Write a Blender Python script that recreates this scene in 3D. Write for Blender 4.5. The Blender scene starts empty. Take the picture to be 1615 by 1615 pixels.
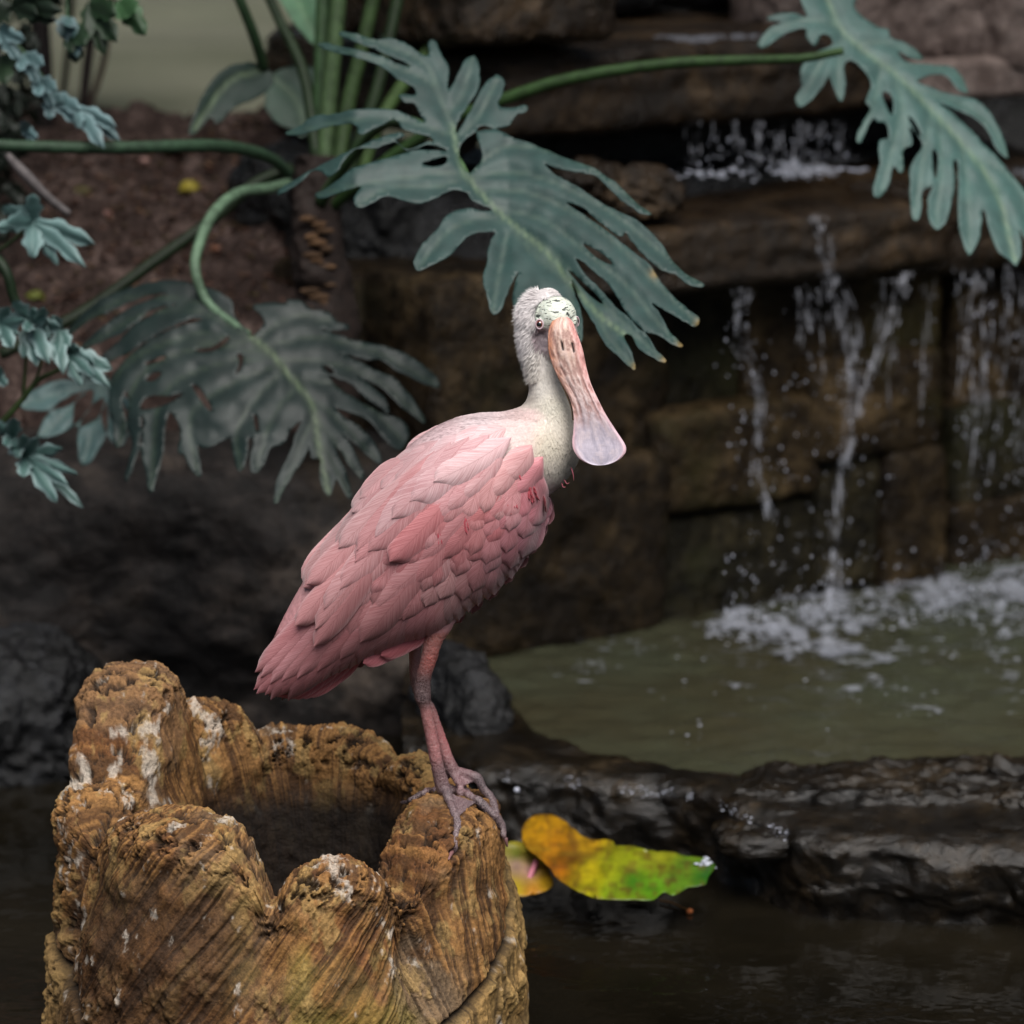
import bpy, bmesh, math, random
import numpy as np
from mathutils import Vector, Matrix, geometry
from mathutils.bvhtree import BVHTree
from mathutils.kdtree import KDTree

# ------------------------------------------------------------------ camera, world, sun, exposure
SC = bpy.context.scene
COL = SC.collection
PITCH = math.radians(12.0)
DIST, FPX, HALF = 5.0, 5981.0, 807.5
TGT = np.array([0.0, 0.0, 0.75])
CAM = TGT + DIST * np.array([0.0, -math.cos(PITCH), math.sin(PITCH)])
FWD = np.array([0.0, math.cos(PITCH), -math.sin(PITCH)])
UPV = np.array([0.0, math.sin(PITCH), math.cos(PITCH)])
RGT = np.array([1.0, 0.0, 0.0])
cd = bpy.data.cameras.new("camera"); cam = bpy.data.objects.new("camera", cd); COL.objects.link(cam)
cam.location = CAM; cam.rotation_euler = (math.radians(90) - PITCH, 0, 0)
cd.sensor_width = 36; cd.lens = FPX / 1615 * 36; cd.clip_end = 500; cd.clip_start = 0.1
cd.dof.use_dof = True; cd.dof.focus_distance = 4.93; cd.dof.aperture_fstop = 3.9; cd.dof.aperture_blades = 0
SC.camera = cam
SUN_EL, SUN_AZ = math.radians(60), math.radians(14)      # azimuth from the camera's side: to the right and a little behind it
wd = bpy.data.worlds.new("World"); SC.world = wd; wd.use_nodes = True
nt = wd.node_tree; nt.nodes.clear()
sky = nt.nodes.new("ShaderNodeTexSky"); sky.sky_type = 'NISHITA'; sky.sun_disc = False
sky.sun_elevation = SUN_EL; sky.sun_rotation = math.radians(180) - SUN_AZ
sky.dust_density = 2.5
bg = nt.nodes.new("ShaderNodeBackground"); bg.inputs[1].default_value = 0.05
wo = nt.nodes.new("ShaderNodeOutputWorld")
nt.links.new(sky.outputs[0], bg.inputs[0]); nt.links.new(bg.outputs[0], wo.inputs[0])
ld = bpy.data.lights.new("sun", 'SUN'); ld.energy = 5.0; ld.angle = math.radians(55); ld.color = (1.0, 0.965, 0.92)
sun = bpy.data.objects.new("sun", ld); COL.objects.link(sun)
sdir = Vector((math.sin(SUN_AZ) * math.cos(SUN_EL), -math.cos(SUN_AZ) * math.cos(SUN_EL), math.sin(SUN_EL)))
sun.rotation_euler = sdir.to_track_quat('Z', 'Y').to_euler(); sun.location = (0, 0, 6)
SC.view_settings.view_transform = 'Standard'; SC.view_settings.look = 'None'
SC.view_settings.exposure = 0.32; SC.view_settings.gamma = 1
SC.render.engine = 'CYCLES'; SC.cycles.use_denoising = True
SC.cycles.max_bounces = 6; SC.cycles.transparent_max_bounces = 12
SC.cycles.caustics_reflective = False; SC.cycles.caustics_refractive = False

# ------------------------------------------------------------------ helpers
rnd = random.Random(5); rng = np.random.default_rng(5)

def W(px, py, y):
    "point on the vertical plane at world depth y seen at that place of the photograph"
    px = np.asarray(px, float); py = np.asarray(py, float); y = np.asarray(y, float)
    a = (px - HALF) / FPX; b = -(py - HALF) / FPX
    dy = FWD[1] + UPV[1] * b; dz = FWD[2] + UPV[2] * b
    t = (y - CAM[1]) / dy
    return np.stack(np.broadcast_arrays(a * t, y, CAM[2] + dz * t), -1)

def WZ(px, py, z):
    a = (px - HALF) / FPX; b = -(py - HALF) / FPX
    t = (z - CAM[2]) / (FWD[2] + UPV[2] * b)
    return np.array([a * t, CAM[1] + (FWD[1] + UPV[1] * b) * t, z])

def proj(P):
    Q = np.asarray(P) - CAM
    f = Q @ FWD
    return HALF + FPX * Q[..., 0] / f, HALF - FPX * (Q @ UPV) / f

def _h(ix, iy, iz, s):
    h = (ix.astype(np.int64) * 374761393 + iy.astype(np.int64) * 668265263 + iz.astype(np.int64) * 2147483647 + s * 144665) & 0xffffffff
    h = ((h ^ (h >> 13)) * 1274126177) & 0xffffffff
    h = ((h ^ (h >> 16)) * 2246822519) & 0xffffffff
    return ((h ^ (h >> 15)) & 0xffffff) / float(0xffffff) * 2 - 1

def noise(P, s=0):
    P = np.asarray(P, float); i = np.floor(P); f = P - i; f = f * f * f * (f * (f * 6 - 15) + 10)
    r = 0
    for a in (0, 1):
        wx = f[..., 0] if a else 1 - f[..., 0]
        for b in (0, 1):
            wy = f[..., 1] if b else 1 - f[..., 1]
            for c in (0, 1):
                wz = f[..., 2] if c else 1 - f[..., 2]
                r = r + _h(i[..., 0] + a, i[..., 1] + b, i[..., 2] + c, s) * wx * wy * wz
    return r

def fbm(P, o=4, s=0, gain=.5):
    r = 0; a = 1
    for k in range(o):
        r = r + a * noise(np.asarray(P) * 2.03 ** k + 17.3 * k, s + k); a *= gain
    return r

def sstep(a, b, x):
    t = np.clip((x - a) / (b - a), 0, 1); return t * t * (3 - 2 * t)

def lerp(a, b, t): return a + (b - a) * t

def s2l(c):
    c = np.asarray(c, float) / 255.0
    return np.where(c <= .04045, c / 12.92, ((c + .055) / 1.055) ** 2.4)

def catmull(pts, n, closed=False):
    P = np.asarray(pts, float); m = len(P)
    if closed: Q = np.vstack([P[-1], P, P[0], P[1]]); segs = m
    else: Q = np.vstack([2 * P[0] - P[1], P, 2 * P[-1] - P[-2]]); segs = m - 1
    out = []
    for k in range(segs):
        p0, p1, p2, p3 = Q[k:k + 4]
        for j in range(n):
            t = j / n
            out.append(.5 * ((2 * p1) + (p2 - p0) * t + (2 * p0 - 5 * p1 + 4 * p2 - p3) * t * t + (3 * p1 - p0 - 3 * p2 + p3) * t ** 3))
    if not closed: out.append(P[-1])
    return np.array(out)

def mesh_obj(name, V, F, mat, parent=None, col=None, smooth=True, uv=None, attrs=None):
    me = bpy.data.meshes.new(name)
    V = np.asarray(V, float)
    o = bpy.data.objects.new(name, me)
    if parent is not None:
        o.parent = parent
        base = np.array(parent.location)
        pp = parent.parent
        while pp is not None: base = base + np.array(pp.location); pp = pp.parent
        V = V - base
    me.from_pydata(V.tolist(), [], F if isinstance(F, list) else F.tolist())
    if smooth: me.polygons.foreach_set("use_smooth", [True] * len(me.polygons))
    if col is not None:
        a = me.color_attributes.new("Col", 'FLOAT_COLOR', 'POINT')
        c = np.ones((len(V), 4)); c[:, :3] = np.clip(col, 0, 1); a.data.foreach_set("color", c.ravel())
    if attrs:
        for k, v in attrs.items():
            a = me.attributes.new(k, 'FLOAT', 'POINT'); a.data.foreach_set("value", np.asarray(v, float))
    if uv is not None:
        l = me.uv_layers.new(name="UVMap"); idx = np.empty(len(me.loops), int); me.loops.foreach_get("vertex_index", idx)
        l.data.foreach_set("uv", np.asarray(uv)[idx].ravel())
    if mat: me.materials.append(mat)
    me.update(); COL.objects.link(o)
    return o

def tag(o, label, cat, group=None):
    o['label'] = label; o['category'] = cat
    if group: o['group'] = group
    return o

def thing(name, label, cat, loc=(0, 0, 0), group=None):
    o = bpy.data.objects.new(name, None); COL.objects.link(o); o.location = loc; o.empty_display_size = .05
    return tag(o, label, cat, group)

def grid_faces(nu, nv, close_u=False, off=0):
    i = np.arange(nu if close_u else nu - 1); j = np.arange(nv - 1)
    I, J = np.meshgrid(i, j, indexing='ij'); I2 = (I + 1) % nu
    f = np.stack([I * nv + J, I2 * nv + J, I2 * nv + J + 1, I * nv + J + 1], -1).reshape(-1, 4)
    return f + off

class Mesh:
    def __init__(s): s.V = []; s.F = []; s.C = []; s.U = []; s.n = 0
    def add(s, V, F, c=None, uv=None):
        V = np.asarray(V, float).reshape(-1, 3)
        s.V.append(V); s.F += [[int(q) + s.n for q in f] for f in F]; s.n += len(V)
        s.C.append(np.broadcast_to(np.asarray(c if c is not None else (1, 1, 1), float), (len(V), 3)))
        s.U.append(np.asarray(uv, float).reshape(-1, 2) if uv is not None else np.zeros((len(V), 2)))
    def build(s, name, mat, parent=None, smooth=True):
        return mesh_obj(name, np.vstack(s.V), s.F, mat, parent, np.vstack(s.C), smooth, np.vstack(s.U))

def tube(P, R, n=12, caps=True):
    "tube along points P with radii R"
    P = np.asarray(P, float); R = np.broadcast_to(np.asarray(R, float), (len(P),))
    T = np.gradient(P, axis=0); T /= np.linalg.norm(T, axis=1)[:, None] + 1e-12
    ref = np.array([0, 1, 0.]) if abs(T[0][1]) < .8 else np.array([1., 0, 0])
    a = np.cross(T[0], ref); a /= np.linalg.norm(a); V = []
    for k in range(len(P)):
        a = a - T[k] * (a @ T[k]); a /= np.linalg.norm(a) + 1e-12; b = np.cross(T[k], a)
        th = np.linspace(0, 2 * np.pi, n, endpoint=False)
        V.append(P[k] + R[k] * (np.cos(th)[:, None] * a + np.sin(th)[:, None] * b))
    V = np.array(V).reshape(-1, 3); F = []
    for k in range(len(P) - 1):
        for j in range(n):
            F.append([k * n + j, k * n + (j + 1) % n, (k + 1) * n + (j + 1) % n, (k + 1) * n + j])
    if caps: F.append(list(range(n))[::-1]); F.append([(len(P) - 1) * n + j for j in range(n)])
    return V, F

def px_tube(pts, n=8, nr=12, sub=6):
    "pts: (px, py, depth, radius in px)"
    Q = catmull(pts, sub)
    return tube(W(Q[:, 0], Q[:, 1], Q[:, 2]), Q[:, 3] * .000836 * (1 + Q[:, 2] / 5), nr)

# ------------------------------------------------------------------ materials
def nodes(name):
    m = bpy.data.materials.new(name); m.use_nodes = True; t = m.node_tree; t.nodes.clear()
    o = t.nodes.new("ShaderNodeOutputMaterial"); b = t.nodes.new("ShaderNodeBsdfPrincipled")
    t.links.new(b.outputs[0], o.inputs[0]); return m, t, b, o
def N(t, k, **kw):
    n = t.nodes.new(k)
    for a, v in kw.items(): setattr(n, a, v)
    return n
def tex(t, scale, detail=6, rough=.6, vec=None, stretch=None, dist=0):
    n = N(t, "ShaderNodeTexNoise"); n.inputs['Scale'].default_value = scale; n.inputs['Detail'].default_value = detail
    n.inputs['Roughness'].default_value = rough; n.inputs['Distortion'].default_value = dist
    if vec is None:
        g = N(t, "ShaderNodeNewGeometry"); vec = g.outputs['Position']
    if stretch:
        m = N(t, "ShaderNodeMapping"); m.inputs['Scale'].default_value = stretch; t.links.new(vec, m.inputs[0]); vec = m.outputs[0]
    t.links.new(vec, n.inputs['Vector']); return n.outputs['Fac']
def ramp(t, src, stops):
    r = N(t, "ShaderNodeValToRGB"); e = r.color_ramp.elements
    while len(e) < len(stops): e.new(.5)
    for el, (p, c) in zip(e, stops): el.position = p; el.color = (*c, 1) if not np.isscalar(c) else (c, c, c, 1)
    t.links.new(src, r.inputs[0]); return r.outputs[0]
def mixc(t, a, b, fac, mode='MIX'):
    m = N(t, "ShaderNodeMix", data_type='RGBA', blend_type=mode)
    for s, v in ((0, fac), (6, a), (7, b)):
        if hasattr(v, 'links'): t.links.new(v, m.inputs[s])
        else: m.inputs[s].default_value = v if s == 0 else (*v, 1)
    return m.outputs[2]
def math_(t, op, a, b=0.0):
    m = N(t, "ShaderNodeMath", operation=op)
    for s, v in ((0, a), (1, b)):
        if hasattr(v, 'links'): t.links.new(v, m.inputs[s])
        else: m.inputs[s].default_value = v
    return m.outputs[0]
def bump(t, b, h, strength, dist):
    n = N(t, "ShaderNodeBump"); n.inputs['Strength'].default_value = strength; n.inputs['Distance'].default_value = dist
    t.links.new(h, n.inputs['Height']); 
    if b.inputs['Normal'].is_linked:
        t.links.new(b.inputs['Normal'].links[0].from_socket, n.inputs['Normal'])
    t.links.new(n.outputs[0], b.inputs['Normal'])
def vcol(t):
    a = N(t, "ShaderNodeAttribute", attribute_name="Col"); return a.outputs['Color']

def rock_mat(name, dark, mid, light, rough=(.35, .7), scale=6, moss=None, spec=.16, bk=1.):
    m, t, b, o = nodes(name); dark, mid, light = [tuple(.78 * q for q in c_) for c_ in (dark, mid, light)]
    c = ramp(t, tex(t, scale, 8, .62, dist=.6), [(.34, dark), (.51, mid), (.68, light)])
    c = mixc(t, c, dark, ramp(t, tex(t, scale * 5, 6, .7), [(.42, 0.75), (.56, 0.0)]))
    if moss is not None: c = mixc(t, c, moss, ramp(t, tex(t, scale * .7, 5, .6), [(.54, 0.0), (.68, .55)]))
    t.links.new(c, b.inputs['Base Color'])
    t.links.new(ramp(t, tex(t, scale * 1.5, 4), [(.35, rough[0]), (.65, rough[1])]), b.inputs['Roughness'])
    b.inputs['Specular IOR Level'].default_value = spec
    bump(t, b, tex(t, scale * 4, 8, .65), .7 * bk, .03); bump(t, b, tex(t, scale * 30, 4, .7), .5 * bk, .004)
    return m
M = {}
M['wall'] = rock_mat('wet_wall_rock', (.007, .004, .002), (.046, .030, .013), (.15, .10, .048), (.3, .6), 5, (.042, .037, .011))
M['wall2'] = rock_mat('wet_wall_rock_olive', (.005, .004, .002), (.022, .018, .008), (.07, .056, .028), (.3, .6), 7, (.03, .03, .011))
M['slab'] = rock_mat('brown_slab_rock', (.009, .005, .002), (.034, .019, .0075), (.10, .062, .03), (.2, .5), 6, None, .35)
M['wall3'] = rock_mat('wet_wall_rock_dark', (.005, .003, .0015), (.026, .0165, .0075), (.09, .06, .029), (.3, .6), 6, (.018, .016, .006))
M['pale'] = rock_mat('pale_rock', (.17, .125, .11), (.36, .28, .25), (.55, .45, .41), (.6, .85), 7)
M['grey'] = rock_mat('grey_rock', (.007, .0065, .0065), (.030, .025, .023), (.095, .074, .06), (.4, .75), 4, (.05, .034, .018))
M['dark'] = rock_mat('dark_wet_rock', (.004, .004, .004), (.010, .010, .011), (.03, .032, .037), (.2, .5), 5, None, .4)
M['ledge'] = rock_mat('wet_ledge_rock', (.003, .002, .001), (.013, .0085, .004), (.05, .034, .018), (.08, .30), 9, None, .5, .6)
M['soil'] = rock_mat('leaf_litter_soil', (.03, .019, .016), (.10, .066, .056), (.27, .19, .165), (.8, .95), 14)

def feather_mat():
    m, t, b, o = nodes('feather')
    u = N(t, "ShaderNodeUVMap"); s = N(t, "ShaderNodeSeparateXYZ"); t.links.new(u.outputs[0], s.inputs[0])
    ax = math_(t, 'ABSOLUTE', s.outputs[0])
    ph = math_(t, 'SUBTRACT', math_(t, 'MULTIPLY', s.outputs[1], 1.0), math_(t, 'MULTIPLY', ax, 9.0))
    cmb = N(t, "ShaderNodeCombineXYZ"); t.links.new(math_(t, 'MULTIPLY', ph, 1.9), cmb.inputs[0]); t.links.new(math_(t, 'MULTIPLY', s.outputs[0], .8), cmb.inputs[1])
    n1 = tex(t, 1.0, 5, .75, cmb.outputs[0])
    c = vcol(t)
    edge = ramp(t, ax, [(.70, 0.0), (.97, .26)])
    c = mixc(t, c, (.86, .72, .73), edge)
    c = mixc(t, c, (.30, .09, .09), ramp(t, ax, [(.0, .32), (.05, 0.0)]))
    c = mixc(t, c, (0.62, .42, .43), ramp(t, n1, [(.36, .9), (.62, 0.0)]), 'MULTIPLY')
    t.links.new(c, b.inputs['Base Color']); b.inputs['Roughness'].default_value = .62
    b.inputs['Sheen Weight'].default_value = .25; b.inputs['Sheen Roughness'].default_value = .4
    b.inputs['Specular IOR Level'].default_value = .25
    bump(t, b, n1, .55, .0016)
    tr = N(t, "ShaderNodeBsdfTranslucent"); t.links.new(c, tr.inputs[0]); mx = N(t, "ShaderNodeMixShader"); mx.inputs[0].default_value = .18
    t.links.new(b.outputs[0], mx.inputs[1]); t.links.new(tr.outputs[0], mx.inputs[2]); t.links.new(mx.outputs[0], o.inputs[0])
    return m
M['feather'] = feather_mat()

def skin_mat():
    m, t, b, o = nodes('bird_skin')
    c = vcol(t)
    cr = N(t, "ShaderNodeAttribute", attribute_name="crown").outputs['Fac']
    n = tex(t, 300, 3, .6, stretch=(.35, .4, 1.5), dist=.6)
    c = mixc(t, c, (.012, .018, .016), math_(t, 'MULTIPLY', cr, ramp(t, n, [(.56, 0.0), (.585, .95)])))
    lg = N(t, "ShaderNodeAttribute", attribute_name="scale").outputs['Fac']
    v = N(t, "ShaderNodeTexVoronoi", feature='DISTANCE_TO_EDGE'); v.inputs['Scale'].default_value = 330
    g = N(t, "ShaderNodeNewGeometry"); t.links.new(g.outputs['Position'], v.inputs['Vector'])
    e = ramp(t, v.outputs['Distance'], [(.02, 1.0), (.16, 0.0)])
    c = mixc(t, c, (.55, .42, .42), math_(t, 'MULTIPLY', lg, math_(t, 'MULTIPLY', e, .28)))
    c = mixc(t, c, (.8, .77, .75), ramp(t, tex(t, 260, 5, .7), [(.36, .8), (.6, 0.0)]), 'MULTIPLY')
    t.links.new(c, b.inputs['Base Color']); b.inputs['Roughness'].default_value = .55
    b.inputs['Subsurface Weight'].default_value = .08; b.inputs['Subsurface Radius'].default_value = (.004, .002, .0015); b.inputs['Subsurface Scale'].default_value = 1
    bump(t, b, tex(t, 260, 5, .7), .5, .0012); bump(t, b, math_(t, 'MULTIPLY', lg, v.outputs['Distance']), .5, .002)
    return m
M['skin'] = skin_mat()

def simple(name, rough=.5, bs=80, bd=.002, bstr=.4, var=.25, spec=.5, stretch=None, transl=0, coat=0):
    "vertex-coloured material with fine noise"
    m, t, b, o = nodes(name); c = vcol(t)
    n = tex(t, bs, 6, .65, stretch=stretch)
    c = mixc(t, c, (1 - var * 1.6,) * 3, ramp(t, n, [(.35, 1.0), (.62, 0.0)]), 'MULTIPLY')
    t.links.new(c, b.inputs['Base Color']); b.inputs['Roughness'].default_value = rough; b.inputs['Specular IOR Level'].default_value = spec
    b.inputs['Coat Weight'].default_value = coat
    if bstr: bump(t, b, n, bstr, bd)
    if transl:
        tr = N(t, "ShaderNodeBsdfTranslucent"); t.links.new(c, tr.inputs[0]); mx = N(t, "ShaderNodeMixShader"); mx.inputs[0].default_value = transl
        t.links.new(b.outputs[0], mx.inputs[1]); t.links.new(tr.outputs[0], mx.inputs[2]); t.links.new(mx.outputs[0], o.inputs[0])
    return m
M['down'] = simple('down_feather', .75, 300, .001, .2, .12, .15, transl=.2)
M['bill'] = simple('bill_keratin', .42, 420, .0007, .35, .08, .4, stretch=(1, 1, .3))
M['leaf'] = simple('glaucous_leaf', .56, 30, .004, .10, .16, .42, transl=.08)
M['petal'] = simple('fallen_leaf', .4, 30, .004, .3, .2, .5, transl=.25)
M['stem'] = simple('green_stem', .6, 60, .002, .3, .3, .25)
M['bark'] = simple('plant_trunk', .8, 40, .01, .6, .3, .3)
M['stump'] = simple('stump_wood', .78, 210, .0035, .8, .3, .25)
M['eye'] = simple('eye', .08, 50, .001, 0, 0, .8, coat=1)

def water_mat(name, c1, c2, rough, bs, bstr, bdist, spec=.5):
    m, t, b, o = nodes(name)
    t.links.new(ramp(t, tex(t, 1.6, 4, .6), [(.35, c1), (.65, c2)]), b.inputs['Base Color'])
    b.inputs['Roughness'].default_value = rough; b.inputs['IOR'].default_value = 1.33
    bump(t, b, tex(t, bs, 3, .5, stretch=(1, 1, 1)), bstr, bdist)
    return m
M['pond'] = water_mat('dark_pond_water', (.003, .0025, .0015), (.010, .008, .005), .04, 9, .25, .02)
M['pool'] = water_mat('murky_pool_water', (.030, .026, .014), (.038, .043, .027), .09, 22, .4, .012)
def spray_mat():
    m, t, b, o = nodes('white_water')
    b.inputs['Base Color'].default_value = (.62, .64, .72, 1); b.inputs['Roughness'].default_value = .12; b.inputs['IOR'].default_value = 1.33
    tp = N(t, "ShaderNodeBsdfTransparent"); mx = N(t, "ShaderNodeMixShader")
    t.links.new(ramp(t, tex(t, 70, 4, .6, stretch=(1, 1, .3)), [(.49, .0), (.72, .46)]), mx.inputs[0])
    t.links.new(tp.outputs[0], mx.inputs[1]); t.links.new(b.outputs[0], mx.inputs[2]); t.links.new(mx.outputs[0], o.inputs[0]); return m
M['spray'] = spray_mat()
def plain(name, c, rough):
    m, t, b, o = nodes(name); b.inputs['Base Color'].default_value = (*c, 1); b.inputs['Roughness'].default_value = rough; return m
M['drop'] = plain('water_drop', (.42, .44, .52), .1)
def foam_mat():
    m, t, b, o = nodes('foam'); b.inputs['Base Color'].default_value = (.34, .36, .42, 1); b.inputs['Roughness'].default_value = .3
    s = N(t, "ShaderNodeSeparateColor"); t.links.new(vcol(t), s.inputs[0])
    n = tex(t, 45, 8, .68, dist=.8); a = math_(t, 'ADD', math_(t, 'ADD', math_(t, 'MULTIPLY', n, .6), math_(t, 'MULTIPLY', tex(t, 9, 4, .6, dist=.8), .95)), math_(t, 'MULTIPLY', s.outputs[0], .22)); a = ramp(t, a, [(.97, 0.0), (1.22, .46)])
    tp = N(t, "ShaderNodeBsdfTransparent"); mx = N(t, "ShaderNodeMixShader"); t.links.new(a, mx.inputs[0]); t.links.new(tp.outputs[0], mx.inputs[1]); t.links.new(b.outputs[0], mx.inputs[2]); t.links.new(mx.outputs[0], o.inputs[0])
    bump(t, b, n, .6, .01); return m
M['foam'] = foam_mat()
def lawn_mat():
    m, t, b, o = nodes('far_lawn')
    t.links.new(ramp(t, tex(t, 1.2, 5, .6), [(.35, (.13, .135, .085)), (.65, (.20, .20, .14))]), b.inputs['Base Color']); b.inputs['Roughness'].default_value = .9
    bump(t, b, tex(t, 60, 4), .4, .02); return m
M['lawn'] = lawn_mat()
# ------------------------------------------------------------------ the setting
def sheet(name, x0, x1, y0, y1, nx, ny, zf, mat):
    X, Y = np.meshgrid(np.linspace(x0, x1, nx), np.linspace(y0, y1, ny), indexing='ij')
    Z = zf(X, Y); o = mesh_obj(name, np.stack([X, Y, Z], -1).reshape(-1, 3), grid_faces(nx, ny), mat); o['kind'] = 'structure'; return o
def g3(X, Y, z=0.): return np.stack([X, Y, X * 0 + z], -1)
sheet('pond', -40, 40, -40, 2.2, 60, 40, lambda X, Y: X * 0, M['pond'])
def lawn_z(X, Y): return .93 + .02 * (Y - 2.8) * 0 + .02 * fbm(g3(X, Y) * 1.5) + .0 * X
sheet('lawn', -60, .3, 2.6, 90, 90, 90, lambda X, Y: np.where(X > -.35, -.2, 0) + .2 * (lawn_z(X, Y) - .93) * 0 + .93 + 0 * lawn_z(X, Y), M['lawn'])
def bank_z(X, Y):
    z = .50 + .46 * (Y - 1.55) * .95
    z = np.where(Y > 2.55, .9385 + (Y - 2.55) * .02, z)
    z = z - 5 * np.clip(1.86 - Y, 0, 1) ** 1.1
    z = z - .9 * sstep(-.33, -.12, X + .06 * fbm(g3(X, Y) * 3, 3, 7)) 
    return z + .035 * fbm(g3(X, Y) * 6, 5, 3, .6) + .012 * fbm(g3(X, Y) * 45, 3, 9)
sheet('soil_bank', -4.5, 0.1, 1.25, 3.1, 520, 220, bank_z, M['soil'])

def rock(name, c, size, mat, amp=.12, sq=4., n=40, rot=0, seed=0, parent=None, freq=3.5, flat=.0):
    "weathered block: rounded box with displaced faces"
    V = []; F = []; off = 0
    u = np.linspace(-1, 1, n); A, B = np.meshgrid(u, u, indexing='ij')
    for ax in range(3):
        for sg in (-1, 1):
            P = np.zeros((n, n, 3)); P[..., ax] = sg; P[..., (ax + 1) % 3] = A * sg; P[..., (ax + 2) % 3] = B
            V.append(P.reshape(-1, 3)); F.append(grid_faces(n, n, off=off)); off += n * n
    V = np.vstack(V); F = np.vstack(F)
    key = np.round(V * 1000).astype(int); _, inv, = np.unique(key, axis=0, return_inverse=True)[0:2]
    inv = inv.ravel(); nu = inv.max() + 1; U = np.zeros((nu, 3)); U[inv] = V; F = inv[F]
    L = (np.abs(U) ** sq).sum(1) ** (1 / sq); U = U / L[:, None]
    S = np.array(size) / 2; P = U * S
    d = U / np.linalg.norm(U, axis=1)[:, None]
    sc = freq / max(size) * 2
    a = amp * min(size)
    rg = 1 - np.abs(fbm(P * sc * .8 + seed * 3.1, 3, seed + 40, .5)) * 2.2
    P = P + d * (a * fbm(P * sc + seed * 7.7, 6, seed, .58) - .45 * a * np.clip(rg - .55, 0, 1))[:, None]
    lay = np.sin((P[:, 2] + .02 * fbm(P * sc, 2, seed + 5)) * 2 * np.pi / max(size[2] / 3, .05)) if flat else 0
    P[:, :2] += (d[:, :2] * (flat * np.asarray(lay))[:, None]) if flat else 0
    cr, sr = math.cos(rot), math.sin(rot); R = np.array([[cr, -sr, 0], [sr, cr, 0], [0, 0, 1]])
    P = P @ R.T
    loc = np.asarray(c, float)
    o = mesh_obj(name, P, F.tolist(), mat); o.location = loc; return o

# waterfall wall: its foot runs back to the right
WA = WZ(700, 1023, .13); WB = WZ(1700, 852, .13)
WD = (WB - WA); WL = np.linalg.norm(WD); WU = WD / WL; WN = np.array([WU[1], -WU[0], 0]); WROT = math.atan2(WU[1], WU[0])
def wall_pt(px, py, out=0.0):
    "point on the wall plane (moved out from it) seen at px, py"
    a = (px - HALF) / FPX; b = -(py - HALF) / FPX
    d = FWD + RGT * a + UPV * b; P0 = WA + WN * out
    t = ((P0 - CAM) @ WN) / (d @ WN); return CAM + d * t
def wall_block(name, px0, px1, py0, py1, out, depth, mat, seed, amp=.10, sq=7, n=36, flat=0, dz=0):
    a = wall_pt(px0, py1, out); b = wall_pt(px1, py1, out); t = wall_pt((px0 + px1) / 2, py0, out); bt = wall_pt((px0 + px1) / 2, py1, out)
    w = np.linalg.norm((b - a)[:2]); h = t[2] - bt[2]
    c = (a + b) / 2 - WN * depth / 2; c[2] = (t[2] + bt[2]) / 2 + dz
    return rock(name, c, (w * 1.03, depth, h * 1.03), mat, amp, sq, n, WROT, seed, flat=flat)

# rough stone courses behind the falls, one wall
bl = [(690, 860, 440, 760, .03), (690, 1060, 740, 1030, .05), (850, 1060, 430, 760, .0), (1050, 1190, 430, 650, -.02), (1180, 1300, 430, 640, .0),
      (1045, 1300, 640, 800, .04), (1050, 1290, 800, 985, .02), (1290, 1490, 420, 570, .0), (1285, 1490, 560, 720, .05), (1290, 1400, 715, 930, .03),
      (1400, 1495, 710, 930, .055), (1510, 1720, 430, 640, -.03), (1515, 1720, 630, 790, -.01), (1510, 1720, 780, 920, .0), (1480, 1530, 430, 930, -.1), (560, 720, 430, 1040, -.14)]
wall = thing('waterfall_wall', 'dark wet wall of squared stone blocks behind the falling water', 'rock wall', tuple(WA * [1, 1, 0]))
bp = rock('backing_stone', (WA + WB) / 2 - WN * .5 + WU * .1 + np.array([0, 0, .25]), (WL * 1.0, .55, 1.1), M['dark'], .03, 12, 40, WROT, 3)
def into(o, par):
    l = np.array(o.location); o.parent = par; o.location = l - np.array(par.location); return o
into(bp, wall)
for k, (a, b, c, d, out) in enumerate(bl):
    into(wall_block('stone_block', a, b, c, d, out * 1.3, .3, M['wall3' if b < 1070 or k > 14 else 'wall' if k % 3 else 'wall2'], 20 + k, .022, 11, 44), wall)

def slab(name, label, a, b, c, d, out, depth, seed, mat='slab', flat=.0025, amp=.05, grp=None, sq=9):
    o = wall_block(name, a, b, c, d, out, depth, M[mat], seed, amp, sq, 60, flat); return tag(o, label, 'rock', grp)
slab('rock_ledge', 'wide brown stone ledge the lower water falls from, below the small boulders', 985, 1520, 338, 452, .13, .75, 41)
slab('rock_ledge', 'dark brown stone ledge with a wet lip at the top of the cascade', 765, 1400, 66, 205, -.10, .8, 42)
slab('rock_ledge', 'rough brown stone ledge at the right end of the cascade behind the large leaf', 1420, 1760, 275, 425, .05, .6, 43)
slab('rock_pillar', 'dark brown rock left of the upper ledge, behind the jagged leaf', 735, 985, -90, 72, -.02, .5, 44, flat=0)
slab('rock_block', 'pinkish grey squared stone at the upper right above the cascade', 1345, 1600, -120, 98, -.08, .4, 45, 'pale', 0, .025)
slab('rock_block', 'flat pale stone under the squared stone at the right', 1440, 1680, 92, 158, -.02, .4, 46, 'pale', 0, .025)
slab('rock_block', 'tall pale stone at the right edge above the cascade', 1598, 1760, -100, 110, .0, .4, 47, 'pale', 0, .025)
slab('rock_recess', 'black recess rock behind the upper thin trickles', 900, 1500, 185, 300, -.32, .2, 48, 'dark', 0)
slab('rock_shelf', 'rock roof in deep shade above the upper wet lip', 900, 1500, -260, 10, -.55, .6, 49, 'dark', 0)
slab('rock_mass', 'dark rock mass filling the gap between soil bank and cascade', 560, 800, 260, 500, -.30, .5, 50, 'dark', 0, .08, sq=4)
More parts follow.
